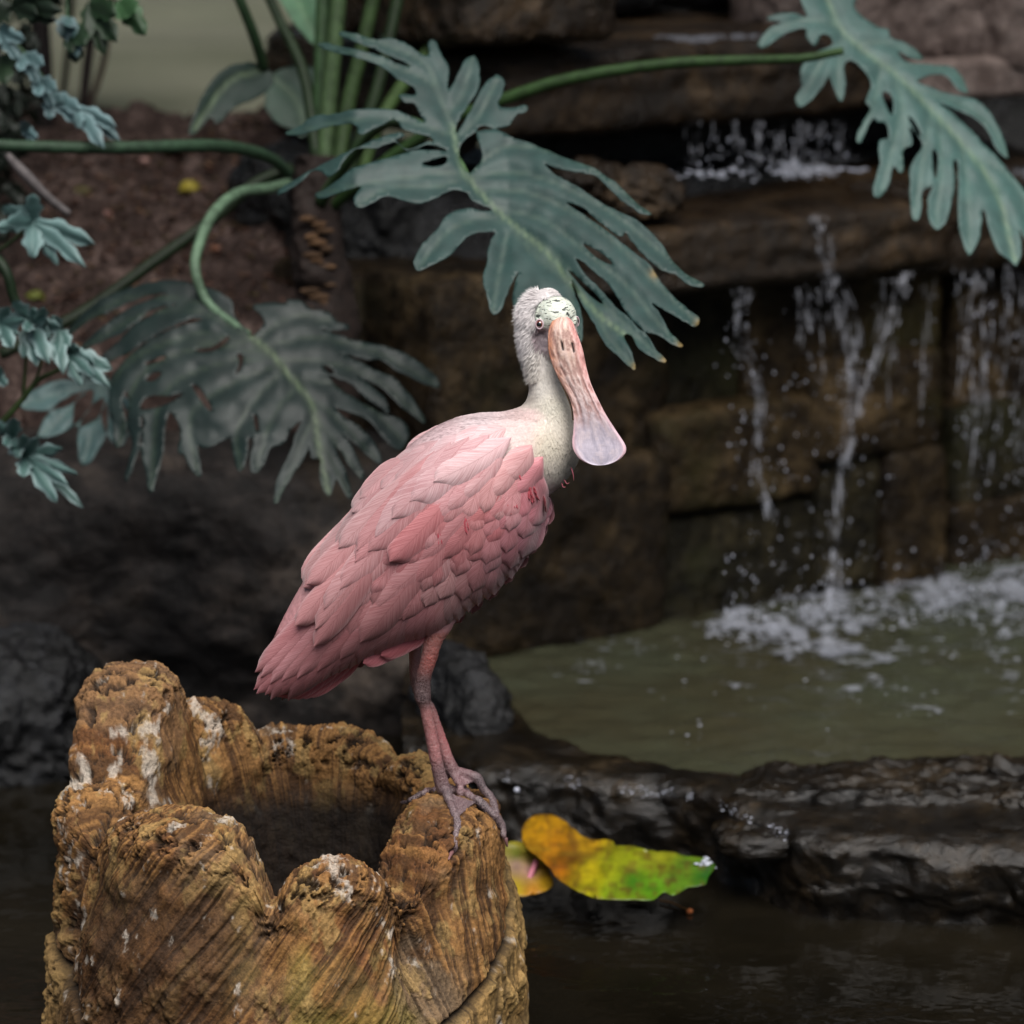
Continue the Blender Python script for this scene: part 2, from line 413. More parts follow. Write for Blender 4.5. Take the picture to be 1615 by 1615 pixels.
p = W(1012, 305, 1.93); tag(rock('boulder', p, (.135, .12, .09), M['slab'], .10, 3, 30, .2, 51), 'rounded brown boulder on the ledge right of the jagged leaf tip', 'boulder')
p = W(925, 290, 2.05); tag(rock('boulder', p, (.13, .12, .08), M['slab'], .12, 3, 30, .8, 52), 'smaller brown boulder half hidden behind the jagged leaf', 'boulder')
p = W(722, 105, 2.45); tag(rock('standing_stone', p, (.10, .12, .34), M['pale'], .06, 2.6, 30, .3, 53), 'tall smooth greyish pink stone behind the top of the jagged leaf', 'stone')
# back of the enclosure above the frame
bk = rock('rear_rock', (2.15, 4.6, 1.0), (4.4, 1.6, 3.4), M['dark'], .10, 5, 60, .1, 60); tag(bk, 'tall dark rock mass behind the whole cascade', 'rock')

sr = rock('side_rock', (3.9, 3.0, .7), (2.6, 3.6, 2.8), M['dark'], .10, 4, 60, -.3, 66); tag(sr, 'dark rock mass closing the enclosure beyond the right edge of the cascade', 'rock')
sheet('ground', -60, 60, 3.6, 90, 40, 40, lambda X, Y: X * 0 + .02, M['soil'])

# the boulders on the left
p = W(320, 935, 1.93); tag(rock('boulder', p, (1.10, .70, .66), M['grey'], .04, 4.2, 90, .12, 61, freq=2.4), 'huge grey boulder under the big drooping leaf, behind the tail of the bird', 'boulder')
p = W(-40, 1120, 1.52); tag(rock('boulder', p, (.46, .5, .30), M['dark'], .08, 2.8, 50, .0, 62), 'black rounded boulder at the left edge in front of the grey one', 'boulder')
p = W(728, 1150, 1.30); tag(rock('boulder', p, (.14, .34, .27), M['dark'], .08, 2.3, 40, .3, 63), 'narrow wet bluish black rock behind the legs of the bird', 'boulder')
p = W(-150, 900, 2.0); tag(rock('boulder', p, (.6, .7, .7), M['grey'], .12, 3.4, 50, .5, 64), 'grey boulder running out of the left edge of the picture', 'boulder')

# upper pool with its rim
front = [(640, 1165), (700, 1185), (780, 1218), (860, 1228), (950, 1236), (1100, 1252), (1180, 1284), (1260, 1318), (1400, 1335), (1550, 1340), (1750, 1345), (2100, 1350)]
back = [(640, 1040), (780, 1062), (815, 1120), (900, 1172), (980, 1194), (1060, 1210), (1190, 1230), (1290, 1226), (1400, 1222), (1550, 1222), (1750, 1225), (2100, 1225)]
Fp = catmull([WZ(a, b, .125) for a, b in front], 24); Bp = catmull([WZ(a, b, .125) for a, b in back], 24)
prof = [(0, -.10), (0.0, -.02), (.12, .004), (.4, .010), (.7, .012), (.92, .004), (1.0, -.012), (1.012, -.04), (1.0, -.08), (.97, -.12), (.97, -.22)]
pr = catmull([(a, b, 0) for a, b in prof], 9)
V = []
for f, b in zip(Fp, Bp):
    P = b + (f - b) * pr[:, :1]; P[:, 2] = .125 + pr[:, 1]; V.append(P)
V = np.array(V); Q = V.reshape(-1, 3)
Q = Q + np.stack([.012 * fbm(Q * 14, 4, 70), .02 * fbm(Q * 11, 4, 71), .006 * fbm(Q * [9, 9, 30], 4, 72)], -1)
lip = mesh_obj('pool_rim', Q, grid_faces(V.shape[0], V.shape[1]), M['ledge']); tag(lip, 'low wet brown rock rim holding the upper pool', 'rock rim')
sheet('upper_pool', -.35, 2.4, .70, 3.4, 240, 240, lambda X, Y: .118 + .003 * fbm(g3(X, Y) * 20, 3, 5) + .006 * fbm(g3(X, Y) * 30, 3, 6) * np.exp(-((X - .55) ** 2 + (Y - 2.1) ** 2) / .25)
      - .25 * (Y < np.interp(X, np.sort(Bp[:, 0]), Bp[np.argsort(Bp[:, 0]), 1]) - .05), M['pool'])
for k, (a, b, w, dp, h, y, s, lb) in enumerate([
        (1330, 1250, .34, .22, .045, .82, 74, 'low dark wet rock on the pool rim, left end of the right-hand group'),
        (1530, 1244, .40, .24, .05, .85, 75, 'long layered wet rock on the pool rim at the right edge'),
        (1440, 1318, .62, .2, .05, .70, 76, 'thin flat wet rock along the foot of the rim at the right'),
        (1760, 1270, .4, .3, .10, .8, 77, 'wet rim rock just past the right edge')]):
    tag(rock('rim_rock', W(a, b, y), (w, dp, h), M['ledge'], .20, 3.4, 50, .05 * k - .1, s, freq=5), lb, 'rock', 'wet rocks on the pool rim')

# falling water
def streak(mb, pts, r, seed, n=7):
    Q = catmull(pts, 14); k = np.arange(len(Q))
    rr = r * (.2 + 1.2 * np.abs(noise(np.stack([k * .33, k * 0 + seed, k * 0], -1), seed))) 
    Q = Q + .004 * np.stack([noise(np.stack([k * .2, k * 0 + seed * 3, k * 0 + 1], -1), 3), noise(np.stack([k * .2, k * 0, k * 0 + seed], -1), 4), k * 0], -1)
    V, F = tube(Q, rr, n); mb.add(V, F)
def fall(px0, py0, px1, py1, out0=.15, out1=.2, mid=None):
    pts = [wall_pt(px0, py0, out0)]
    if mid: pts += [wall_pt(a, b, lerp(out0, out1, .5)) for a, b in mid]
    return pts + [wall_pt(px1, py1, out1)]
mb = Mesh(); R_ = rnd.random
_streak = streak
def streak(mb, pts, r, seed, n=7):
    for q in range(2): _streak(mb, [p + np.array([rnd.gauss(0, .006), 0, 0]) for p in pts], r * .55, seed + 200 * q, n)
for k in range(9): streak(mb, fall(1283 + R_() * 14, 335 + R_() * 10, 1302 + 22 * R_(), 940 + 30 * R_(), .14, .2, [(1300 + 6 * R_(), 400), (1335 + 14 * R_(), 520), (1338 + 16 * R_(), 640), (1318 + 10 * R_(), 780)]), .0028, k)
for k in range(5): streak(mb, fall(1418 + R_() * 30, 430, 1345 + 12 * R_(), 660, .13, .19, [(1400 + 16 * R_(), 500), (1372 + 10 * R_(), 580)]), .0022, 20 + k)
for k in range(5): streak(mb, fall(1290 + R_() * 30, 430, 1335 + 10 * R_(), 620, .13, .19, [(1305 + 14 * R_(), 500)]), .002, 30 + k)
for k in range(6): streak(mb, fall(1155 + R_() * 20, 455, 1212 + 16 * R_(), 820, .13, .19, [(1165 + 12 * R_(), 540), (1188 + 12 * R_(), 620), (1196 + 8 * R_(), 740)]), .0020, 40 + k)
for k in range(12): x = 1508 + 110 * R_(); streak(mb, fall(x, 415 + 15 * R_(), x - 20 + 30 * R_(), 620 + 220 * R_(), .08, .16, [(x + 6 * R_(), 520)]), .0024, 60 + k)
for k in range(7): x = 1240 + 60 * R_(); streak(mb, fall(x, 455, x + 8 * R_(), 520 + 90 * R_(), .13, .16), .0016, 80 + k)
for k in range(6): x = 1380 + 110 * R_(); streak(mb, fall(x, 440, x - 10 + 20 * R_(), 540 + 160 * R_(), .13, .16), .0016, 90 + k)
for k in range(26): x = 1075 + 275 * R_() ** .9; streak(mb, fall(x, 190 + 6 * R_(), x + 4 * R_(), 252 + 18 * R_(), -.09, -.06), .0016 + .0016 * (1190 < x < 1260), 110 + k)
wf = mb.build('waterfall', M['spray']); wf['kind'] = 'structure'
dropV, dropF = None, None
bm = bmesh.new(); bmesh.ops.create_icosphere(bm, subdivisions=2, radius=1); SV = np.array([v.co[:] for v in bm.verts]); SF = [[v.index for v in f.verts] for f in bm.faces]; bm.free()
mb = Mesh()
def drop(px, py, out, r): mb.add(SV * [r, r, r * (1 + R_())] + wall_pt(px, py, out), SF)
for k in range(200): drop(1505 + 125 * R_(), 425 + 470 * R_() ** .8, .06 + .2 * R_(), .0006 + .0018 * R_() ** 2)
for k in range(90): q = R_(); drop(1160 + 60 * q + 20 * rnd.gauss(0, 1), 480 + 360 * q + 20 * R_(), .1 + .15 * R_(), .0006 + .0016 * R_() ** 2)
for k in range(120): drop(1325 + rnd.gauss(0, 42), 560 + 380 * R_(), .1 + .2 * R_(), .0005 + .0016 * R_() ** 2)
for k in range(70): drop(1230 + 250 * R_(), 440 + 260 * R_(), .1 + .15 * R_(), .0005 + .0012 * R_() ** 2)
for k in range(300): drop(1140 + 470 * R_(), 975 - 110 * R_() ** 2, .15 + .5 * R_(), .0005 + .0018 * R_() ** 2)
for k in range(60): drop(1090 + 250 * R_(), 215 + 60 * R_(), -.03, .0007 + .0015 * R_())
dr = mb.build('water_drops', M['drop']); dr['kind'] = 'stuff'
# foam where the water lands and on the upper ledge
def foam_sheet(pts, place, nx, ny, hgt, seed):
    "soft irregular patch of froth; pts: (px, py centre, half height, strength)"
    A = np.array(pts, float); X = np.linspace(A[0, 0], A[-1, 0], nx); c = np.interp(X, A[:, 0], A[:, 1]); h = np.interp(X, A[:, 0], A[:, 2]); s = np.interp(X, A[:, 0], A[:, 3]); V = []; C = []
    for j in range(ny):
        v = j / (ny - 1) * 2 - 1; V.append([place(a, b + v * q) for a, b, q in zip(X, c, h)]); C.append(s * np.clip(1 - v * v, 0, 1) ** .5)
    V = np.array(V); C = np.array(C); nz = fbm(V * 40, 4, seed); V[..., 2] += hgt * np.clip(.4 + nz, 0, 2) * C
    o = mesh_obj('foam', V.reshape(-1, 3), grid_faces(ny, nx), M['foam'], None, np.repeat(C.reshape(-1, 1), 3, 1)); o['kind'] = 'stuff'
foam_sheet([(1090, 1002, 16, .0), (1130, 992, 32, .8), (1200, 985, 44, 1), (1300, 985, 60, 1.1), (1400, 965, 52, .9), (1500, 955, 56, 1), (1600, 950, 66, 1.1), (1750, 940, 70, 1.)], lambda a, b: WZ(a, b, .127), 220, 60, .014, 11)
foam_sheet([(800, 1060, 40, .2), (1000, 1050, 50, .3), (1300, 1060, 55, .4), (1500, 1070, 70, .4), (1750, 1060, 80, .4)], lambda a, b: WZ(a, b, .124), 200, 70, .004, 12)
foam_sheet([(1040, 276, 4, .2), (1100, 274, 9, .7), (1160, 272, 15, 1.1), (1250, 268, 17, 1.2), (1300, 272, 10, 1.), (1370, 274, 4, .5)], lambda a, b: wall_pt(a, b, .03 + (b - 270) * .002), 140, 26, .008, 13)
foam_sheet([(960, 58, 3, .5), (1060, 60, 4, .8), (1100, 62, 7, 1.), (1200, 56, 4, .7), (1250, 56, 3, .3)], lambda a, b: wall_pt(a, b, -.085), 90, 12, .004, 14)
foam_sheet([(1480, 285, 14, .2), (1590, 280, 18, 1.), (1680, 275, 18, 1)], lambda a, b: wall_pt(a, b, .10), 60, 14, .008, 15)
mb = Mesh()
def foam(P, r): mb.add(SV * np.array([r * (1 + R_()), r, r * .45]) + P, SF)
for k in range(150):
    px = 1120 + 560 * R_(); cy = np.interp(px, [1120, 1300, 1700], [990, 955, 930]); py = cy + abs(rnd.gauss(0, 1)) * np.interp(px, [1120, 1300, 1700], [22, 42, 40]) - 10
    if fbm(np.array([px / 50, py / 22, 0]), 3, 4) < -.12: continue
    P = WZ(px, py, .124 + .02 * R_() * (py < cy + 20)); foam(P, .0010 + .0028 * R_() ** 2)
for k in range(34):
    foam(WZ(950 + 700 * R_(), 1000 + 170 * R_() ** 1.4, .124), .0008 + .002 * R_() ** 2)
for k in range(60):
    px = 1050 + 320 * R_() ** .8; foam(wall_pt(px, 262 + 18 * (px - 1050) / 320 * 0 + abs(rnd.gauss(0, 7)) * (1 if px < 1300 else .4) + 4, .0), .0018 + .003 * R_())
for k in range(420):  # pale beads standing in for glints along the wet rim
    q = R_(); px = 790 + 470 * q; py = np.interp(px, [p_[0] for p_ in front], [p_[1] for p_ in front])
    if fbm(np.array([px / 30, 0, 0]), 2, 8) < .0: continue
    foam(WZ(px, py + rnd.gauss(0, 5) + 4, .128), .0004 + .0013 * R_() ** 3)
fo = mb.build('foam', M['drop']); fo['kind'] = 'stuff'  # foam together with the bead glints of the rim
# ------------------------------------------------------------------ the hollow stump
SCX, SCY = (447 - HALF) * .000836, .06
def ztop(phi, px, py, R=.225):
    return float(W(px, py, SCY + R * math.sin(math.radians(phi)))[2])
# angle, half width in degrees, top seen at (px, py), ring radius, half thickness, shape power
LOBES = [(-15, 30, 705, 1258, .224, .060, 4.5), (40, 20, 635, 1192, .225, .045, 2.6), (80, 32, 505, 1150, .215, .045, 3.4), (97, 18, 425, 1146, .225, .052, 3.0),
         (123, 20, 305, 1103, .225, .050, 2.6), (160, 20, 180, 1048, .232, .058, 3.0), (186, 17, 152, 1232, .262, .05, 2.6),
         (232, 31, 300, 1282, .215, .066, 4.0), (288, 22, 545, 1358, .214, .055, 3.4)]
NPH, NPR = 1440, 640
ph = np.linspace(0, 360, NPH, endpoint=False)
Hs, Rc, Tk, Bg = [], [], [], []
for (a, hw, px, py, R, th, pw) in LOBES:
    d = (ph - a + 180) % 360 - 180
    z = ztop(a, px, py, R); drop_ = np.abs(d / hw) ** pw
    Hs.append(z - .075 * drop_); Rc.append(R); Tk.append(th); Bg.append(np.clip(1 - (np.abs(d) / (hw * 1.25)) ** 2.2, 0, 1))
Hs = np.array(Hs); floor_ = .25
H = np.maximum(Hs.max(0), floor_ + 0 * ph)
H = np.maximum(H, np.where((ph > 20) & (ph < 175), .335, .262))
wgt = np.exp((Hs - H) / .02); wgt /= wgt.sum(0) + 1e-9
Rm = (wgt * np.array(Rc)[:, None]).sum(0); Tm = (wgt * np.array(Tk)[:, None]).sum(0)
ker = np.hanning(15); ker /= ker.sum()
smoothc = lambda v, k=ker: np.convolve(np.concatenate([v[-len(k):], v, v[:len(k)]]), k, 'same')[len(k):-len(k)]
H = smoothc(H, np.hanning(7) / np.hanning(7).sum()); Rm = smoothc(Rm, np.hanning(41) / np.hanning(41).sum()); Tm = smoothc(Tm, np.hanning(41) / np.hanning(41).sum())
def seam(phi): return np.interp(phi % 360, [0, 10, 60, 120, 150, 185, 215, 235, 270, 300, 330, 345, 360],
                                [.265, .28, .25, .15, .12, .155, .085, .045, .02, .055, .15, .20, .265])
ts = np.linspace(0, 1, NPR); PHI, TS = np.meshgrid(ph, ts, indexing='ij')
Hh = H[:, None] + 0 * TS; Rr = Rm[:, None]; Tt = Tm[:, None]
# profile: outer wall (t<.55), rounded top (.55-.78), inner wall (>.78)
rim = .05
tt1 = np.clip(TS / .55, 0, 1); tt2 = np.clip((TS - .55) / .23, 0, 1); tt3 = np.clip((TS - .78) / .22, 0, 1)
zo = -.25 + (Hh - rim + .25) * tt1
ang = tt2 * np.pi
Z = np.where(TS < .55, zo, np.where(TS < .78, Hh - rim + rim * np.sin(ang) ** .8, Hh - rim - (Hh - rim - .02) * tt3))
rt = Tt * np.sign(np.cos(ang)) * np.abs(np.cos(ang)) ** .7
R = np.where(TS < .55, Rr + Tt, np.where(TS < .78, Rr + rt, Rr - Tt))
base = np.interp(Z, [-.25, 0, .15, .3, .42, .55, .75], [.345, .325, .312, .300, .290, .284, .275]) 
base = base - .012 * sstep(-60, 0, -np.abs((PHI - 0 + 180) % 360 - 180)) 
mixo = sstep(0, .14, (Hh - rim) - Z)
R = np.where(TS < .55, lerp(Rr + Tt, np.maximum(base, Rr + Tt * .8), mixo), R)
R = np.where(TS > .78, R - .055 * tt3 ** .8, R)
# lobe bulges on the outside with slanted creases between them
outer = (TS < .62).astype(float) * (1 - sstep(.55, .66, TS))
slant = np.interp(PHI, [0, 150, 190, 250, 290, 340, 360], [0, -40, 30, 55, 60, 5, 0])
PH2 = PHI + slant * (Hh - Z) * .9
bul = 0
for (a, hw, *_r) in LOBES:
    d = (PH2 - a + 180) % 360 - 180; bul = np.maximum(bul, np.clip(1 - (np.abs(d) / (hw * 1.12)) ** 2.4, 0, 1))
R = R + outer * (.040 * bul - .030) * sstep(.0, .2, Z)
# the lower piece stands out below a dark seam
sm = seam(PHI) + .006 * noise(np.stack([PHI / 9, PHI * 0, PHI * 0], -1), 3)
below = sstep(.004, -.004, Z - sm) * outer; R = R + .010 * below - .016 * outer * np.exp(-((Z - sm) / .0045) ** 2)
c_, s_ = np.cos(np.radians(PHI)), np.sin(np.radians(PHI))
P = np.stack([SCX + R * c_, SCY + R * s_, Z], -1)
# grain: stretched along slanted fibres
fx = np.stack([(PHI + slant * (Hh - Z) * 2.2) * .0052 * 1.0, Z * 0, Z], -1)
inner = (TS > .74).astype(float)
gslant = np.interp(PHI, [0, 60, 110, 150, 178, 200, 212, 262, 275, 305, 320, 360], [2, 4, 34, 50, 46, 14, 70, 82, 86, 80, 6, 0])
along = Z; across = np.radians(PHI) * .27 + np.radians(gslant) * .27 * (.47 - Z) * 2.0
wob = .005 * fbm(np.stack([across * 10, along * 7, inner * 5], -1), 3, 31)
G1 = fbm(np.stack([(across + wob) * 135, along * 5.5, inner * 3], -1), 4, 32, .62)
G2 = fbm(np.stack([(across + wob) * 260, along * 14, inner * 3 + 9], -1), 3, 33, .6)
cut = -np.clip(-.18 - G1, 0, .5)
topm = sstep(.075, .0, Hh - Z) * (1 - inner * sstep(.80, .9, TS))
pit = fbm(P * 70, 4, 34, .65); pits = -np.clip(-.25 - pit, 0, 1); lump = fbm(P * 17, 4, 35)
rough_zone = np.maximum(topm, sstep(-16, 0, -np.abs((PHI - 188 + 180) % 360 - 180)) * (1 - inner))
disp = .0065 * lump + (1 - rough_zone * .75) * (1 - .85 * inner) * (.45 + .6 * sstep(-.3, .5, fbm(P * 7, 2, 39))) * (.0010 * G1 + .0048 * cut + .0017 * G2) + rough_zone * (.0035 * pit + .012 * pits)
crv = fbm(P * np.array([34, 34, 20]), 4, 36, .6); chunk = np.clip(crv - .22, 0, 1) * sstep(.3, .05, Z) ; disp = disp + .012 * chunk
disp = disp * np.where(TS < .02, 0, 1)
nrm = np.stack([c_ * np.cos(ang * 1.0), s_ * np.cos(ang * 1.0), np.sin(ang)], -1)
nrm = np.where((TS < .55)[..., None], np.stack([c_, s_, 0 * c_], -1), np.where((TS > .78)[..., None], -np.stack([c_, s_, 0 * c_], -1), nrm))
P = P + nrm * disp[..., None]
# colours: ochre wood, dark grooves, grey weathering, white droppings, yellow-green algae
och = s2l((158, 116, 68)); brn = s2l((100, 69, 40)); drk = s2l((38, 26, 17)); gry = s2l((128, 110, 88)); wht = s2l((205, 196, 184)); alg = s2l((134, 122, 52)); pal = s2l((176, 146, 92)); ora = s2l((138, 86, 46))
def cm(c, d, f): return c * (1 - np.clip(f, 0, 1)[..., None]) + d * np.clip(f, 0, 1)[..., None]
Cc = np.broadcast_to(brn, P.shape).copy()
Cc = cm(Cc, och, sstep(-.45, .55, G1 * .7 + .5 * lump + .6 * G2 + .02)); Cc = cm(Cc, ora, sstep(.0, .5, fbm(P * 9, 4, 41)) * .35)
Cc = cm(Cc, gry, sstep(.15, .6, fbm(P * 8 + 5, 4, 42)) * (.35 + .4 * (PHI > 300))); Cc = cm(Cc, pal, sstep(.25, .7, crv) * .6)
Cc = cm(Cc, pal, below * .65)
frontleft_shade = sstep(-46, -20, -np.abs((PH2 - 236 + 180) % 360 - 180)) * outer * sstep(.03, .12, Hh - Z)
Cc = cm(Cc, brn * .55, frontleft_shade * .8)  # shaded side of the front-left lobe painted into the wood colour
Cc = cm(Cc, drk, sstep(.22, .52, -G1 - .1 * lump) * .55 * (1 - .7 * inner) * (1 - rough_zone * .6)); Cc = cm(Cc, drk, sstep(.22, .6, -pit) * (.3 + .6 * rough_zone))
Cc = cm(Cc, alg, sstep(.05, .4, fbm(P * np.array([16, 16, 8]), 4, 43)) * sstep(.0, .2, noise(P * 5, 6)) * .5 * sstep(-75, -45, -np.abs((PHI - 325 + 180) % 360 - 180)))
# inner wall: orange brown below a pale rim, the hollow's shade painted in with depth
wn = fbm(P * np.array([45, 45, 28]), 5, 44, .62)
wmask = 0
for a, w_, z0, k in ((188, 12, .16, .9), (200, 5, .3, .6), (128, 9, .08, .9), (100, 13, .05, 1.1), (92, 8, .12, .7), (288, 15, .035, 1.0), (300, 7, .09, 1.0), (250, 7, .06, .7), (205, 8, .12, .6)):
    d = (PHI - a + 180) % 360 - 180; wmask = np.maximum(wmask, k * np.exp(-(d / w_) ** 2) * sstep(z0 * 1.5, z0 * .3, Hh - Z))
Cc = cm(Cc, wht, sstep(.30, .62, wn * .60 + wmask * .46 - .22) * .7)
Cc = cm(Cc, drk * .5, np.exp(-((Z - sm) / .005) ** 2) * outer)
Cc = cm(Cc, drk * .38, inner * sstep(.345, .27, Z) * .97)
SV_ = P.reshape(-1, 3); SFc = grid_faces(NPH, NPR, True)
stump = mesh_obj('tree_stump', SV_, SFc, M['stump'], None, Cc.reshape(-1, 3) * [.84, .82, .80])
tag(stump, 'hollow weathered ochre stump with knobbly rim the pink bird perches on', 'tree stump')
# coarse copy for contact tests only
SBV = BVHTree.FromPolygons(P[::3, ::2].reshape(-1, 3).tolist(), grid_faces(NPH // 3, NPR // 2, True).tolist())
def hit(px, py, lift=0.0, default=None):
    a = (px - HALF) / FPX; b = -(py - HALF) / FPX; d = FWD + RGT * a + UPV * b; d = d / np.linalg.norm(d)
    h = SBV.ray_cast(Vector(CAM), Vector(d))
    if h[0] is None: return None if default is None else W(px, py, default)
    n = np.array(h[1]); n = n if n @ d < 0 else -n
    return np.array(h[0]) + n * lift
tw = Mesh(); a_ = W(487, 1395, .02); b_ = W(510, 1348, .06)
V, F = tube(catmull([a_, (a_ + b_) / 2 + [.003, 0, .002], b_], 5), [.002, .0035, .004, .0045, .004, .0045, .0045, .004, .003, .0035, .002], 8); tw.add(V, F, s2l((120, 115, 108)))
V, F = tube(catmull([(a_ + b_) / 2, (a_ + b_) / 2 + [.012, .0, .012]], 4), .002, 6); tw.add(V, F, s2l((140, 132, 122)))
tag(tw.build('twig', M['bark']), 'pale broken twig sticking up inside the hollow stump', 'twig')

# ------------------------------------------------------------------ the spoonbill
foot0 = W(705, 1255, 0.0)
bird = thing('roseate_spoonbill', 'pink spoonbill bird standing on the right rim of the stump, bill towards us', 'bird', tuple(foot0))
# body rings: upper outline point, lower outline point, half depth, centre depth
RINGS = [((408, 1084), (436, 1096), .008, .0), ((416, 1046), (460, 1094), .026, .0), ((441, 986), (500, 1074), .044, .0), ((472, 928), (552, 1044), .062, .0), ((503, 876), (622, 1014), .078, .0),
         ((553, 806), (690, 992), .092, .0), ((603, 744), (737, 955), .102, .0), ((653, 697), (788, 915), .106, .0), ((702, 666), (832, 858), .101, .0),
         ((752, 653), (858, 792), .088, .0), ((796, 650), (892, 758), .070, -.004), ((826, 638), (914, 716), .052, -.006), ((835, 612), (908, 664), .040, -.006),
         ((830, 582), (896, 614), .033, .0), ((822, 548), (888, 566), .031, .006), ((819, 520), (884, 528), .030, .010), ((826, 492), (878, 486), .026, .014), ((845, 470), (868, 466), .012, .018)]
RU = catmull([r[0] for r in RINGS], 8); RL = catmull([r[1] for r in RINGS], 8); RB = catmull([(r[2], r[3], 0) for r in RINGS], 8)
def ring(k, th, lowpow=True):
    "k: fractional ring index in the resampled list; th angle array (0 = back ridge, pi = belly; + = towards us)"
    k0 = np.clip(np.floor(k).astype(int), 0, len(RU) - 2); f = k - k0
    u = RU[k0] * (1 - f)[..., None] + RU[k0 + 1] * f[..., None]; l = RL[k0] * (1 - f)[..., None] + RL[k0 + 1] * f[..., None]; b = RB[k0] * (1 - f)[..., None] + RB[k0 + 1] * f[..., None]
    c = np.cos(th); s = np.sin(th)
    wing = sstep(88, 60, k) 
    e = np.where(c < 0, lerp(1.0, .62, wing), lerp(1.0, .9, wing)); s2 = np.sign(s) * np.abs(s) ** e
    m = (u + l) / 2; h = (u - l) / 2; q = m + h * c[..., None]
    return q[..., 0], q[..., 1], b[..., 1] - b[..., 0] * s2
kk = np.linspace(0, len(RU) - 1, 220); th = np.linspace(0, 2 * np.pi, 96, endpoint=False)
K_, T_ = np.meshgrid(kk, th, indexing='ij')
x_, y_, d_ = ring(K_, T_); BV_ = W(x_, y_, d_)
parts = []   # closed shells to be fused into one body
def closed(V, F, nring, nsec): return V, F
F = [[int(q) for q in f] for f in grid_faces(220, 96)] 
F += [[a * 96 + 95, (a + 1) * 96 + 95, (a + 1) * 96, a * 96] for a in range(219)]
F += [list(range(96))[::-1], [219 * 96 + j for j in range(96)]]
parts.append((BV_.reshape(-1, 3), F))
def ell(px, py, d, rx, ry, rd, tilt=0):
    V = SV * [rx * .000836, rd, ry * .000836]; c, s = math.cos(tilt), math.sin(tilt)
    V = np.stack([V[:, 0] * c + V[:, 2] * s, V[:, 1], -V[:, 0] * s + V[:, 2] * c], -1) + W(px, py, d); return V, SF
bm = bmesh.new(); bmesh.ops.create_icosphere(bm, subdivisions=4, radius=1); SV = np.array([v.co[:] for v in bm.verts]); SF = [[v.index for v in f.verts] for f in bm.faces]; bm.free()
parts.append(ell(877, 500, -.004, 32, 33, .036)); parts.append(ell(883, 522, -.010, 27, 30, .030, .1))        # skull, face
parts.append(ell(868, 545, -.006, 23, 34, .024, -.15)); parts.append(ell(848, 500, .014, 31, 42, .032, .12)); parts.append(ell(864, 478, .010, 22, 22, .026))  # cheek, nape, crest
parts.append(ell(852, 511, -.022, 10, 11, .012)); parts.append(ell(903, 508, -.014, 9, 11, .012))              # brows round the eyes
# tibiae, ankles, tarsi
def chain(pts, sub=6, nr=16):
    return px_tube(pts, nr=nr, sub=sub)
near = [(700, 955, -.028, 30), (694, 985, -.028, 20), (684, 1008, -.028, 15), (676, 1040, -.026, 13), (669, 1064, -.022, 12), (666, 1085, -.018, 13.5), (667, 1100, -.016, 13.5), (671, 1118, -.014, 9.5), (682, 1170, -.008, 10), (691, 1213, -.003, 10.5), (698, 1240, 0, 12), (702, 1252, .0, 10)]
far = [(672, 955, .03, 28), (664, 990, .03, 17), (656, 1015, .032, 11), (654, 1045, .034, 9), (656, 1068, .036, 10), (660, 1084, .038, 11), (668, 1104, .038, 10), (679, 1118, .038, 8), (694, 1162, .040, 9), (706, 1198, .040, 10), (712, 1212, .040, 11), (716, 1218, .040, 9)]
parts.append(chain(near)); parts.append(chain(far))
def toe(pts, tipclaw=True):
    "pts: (px, py, radius, default depth); rests on the stump where there is stump under it"
    Q = catmull(pts, 6); out = []
    for (a, b, r, d) in Q:
        rr = r * .000836; h = hit(a, b, rr * .75)
        p0 = W(a, b, d)
        if h is not None and (b > 1240 and a < 800 or abs(h[1] - p0[1]) < .035) and not (a > 750 and b < 1262): p0 = p0 * .15 + h * .85
        out.append((*p0, rr))
    out = np.array(out); return tube(out[:, :3], out[:, 3], 12)
parts.append(toe([(702, 1246, 9, -.004), (708, 1262, 7.5, -.02), (716, 1284, 6, -.034), (721, 1300, 6.8, -.044), (720, 1316, 5.2, -.05), (716, 1334, 5.4, -.054), (713, 1348, 4, -.056)]))
parts.append(toe([(704, 1246, 9, -.002), (724, 1252, 7.5, -.010), (748, 1263, 7, -.014), (760, 1270, 8, -.016), (776, 1286, 6.5, -.016), (784, 1293, 7.2, -.014), (792, 1312, 5, -.012), (797, 1324, 4, -.01)]))
parts.append(toe([(700, 1246, 8, .002), (684, 1246, 6, .012), (666, 1254, 5.2, .022), (650, 1263, 4.5, .028), (634, 1266, 3, .03)]))
parts.append(toe([(712, 1216, 9, .04), (732, 1219, 7.5, .040), (752, 1227, 8.5, .038), (762, 1244, 7, .036), (772, 1256, 7.6, .034), (778, 1276, 6, .032), (781, 1290, 5, .03), (784, 1304, 4, .03)]))
parts.append(toe([(713, 1216, 8, .04), (722, 1232, 6.5, .028), (730, 1244, 6, .02), (742, 1256, 5, .01)]))
parts.append(toe([(711, 1216, 7, .042), (700, 1228, 5.5, .05), (690, 1234, 5, .055)]))
def web(a, b, c, th=.0015):
    P = np.array([a, b, c]); n = np.cross(P[1] - P[0], P[2] - P[0]); n /= np.linalg.norm(n)
    V = np.vstack([P - n * th, P + n * th]); return V, [[0, 1, 2], [5, 4, 3], [0, 3, 4, 1], [1, 4, 5, 2], [2, 5, 3, 0]]
parts.append(web(W(703, 1250, -.008), hit(720, 1292, .004, -.036), hit(748, 1268, .004, -.016)))
parts.append(web(W(714, 1218, .038), W(730, 1240, .026), W(752, 1232, .036)))
V, F, n0 = [], [], 0
for v, f in parts:
    V.append(np.asarray(v)); F += [[q + n0 for q in g] for g in f]; n0 += len(v)
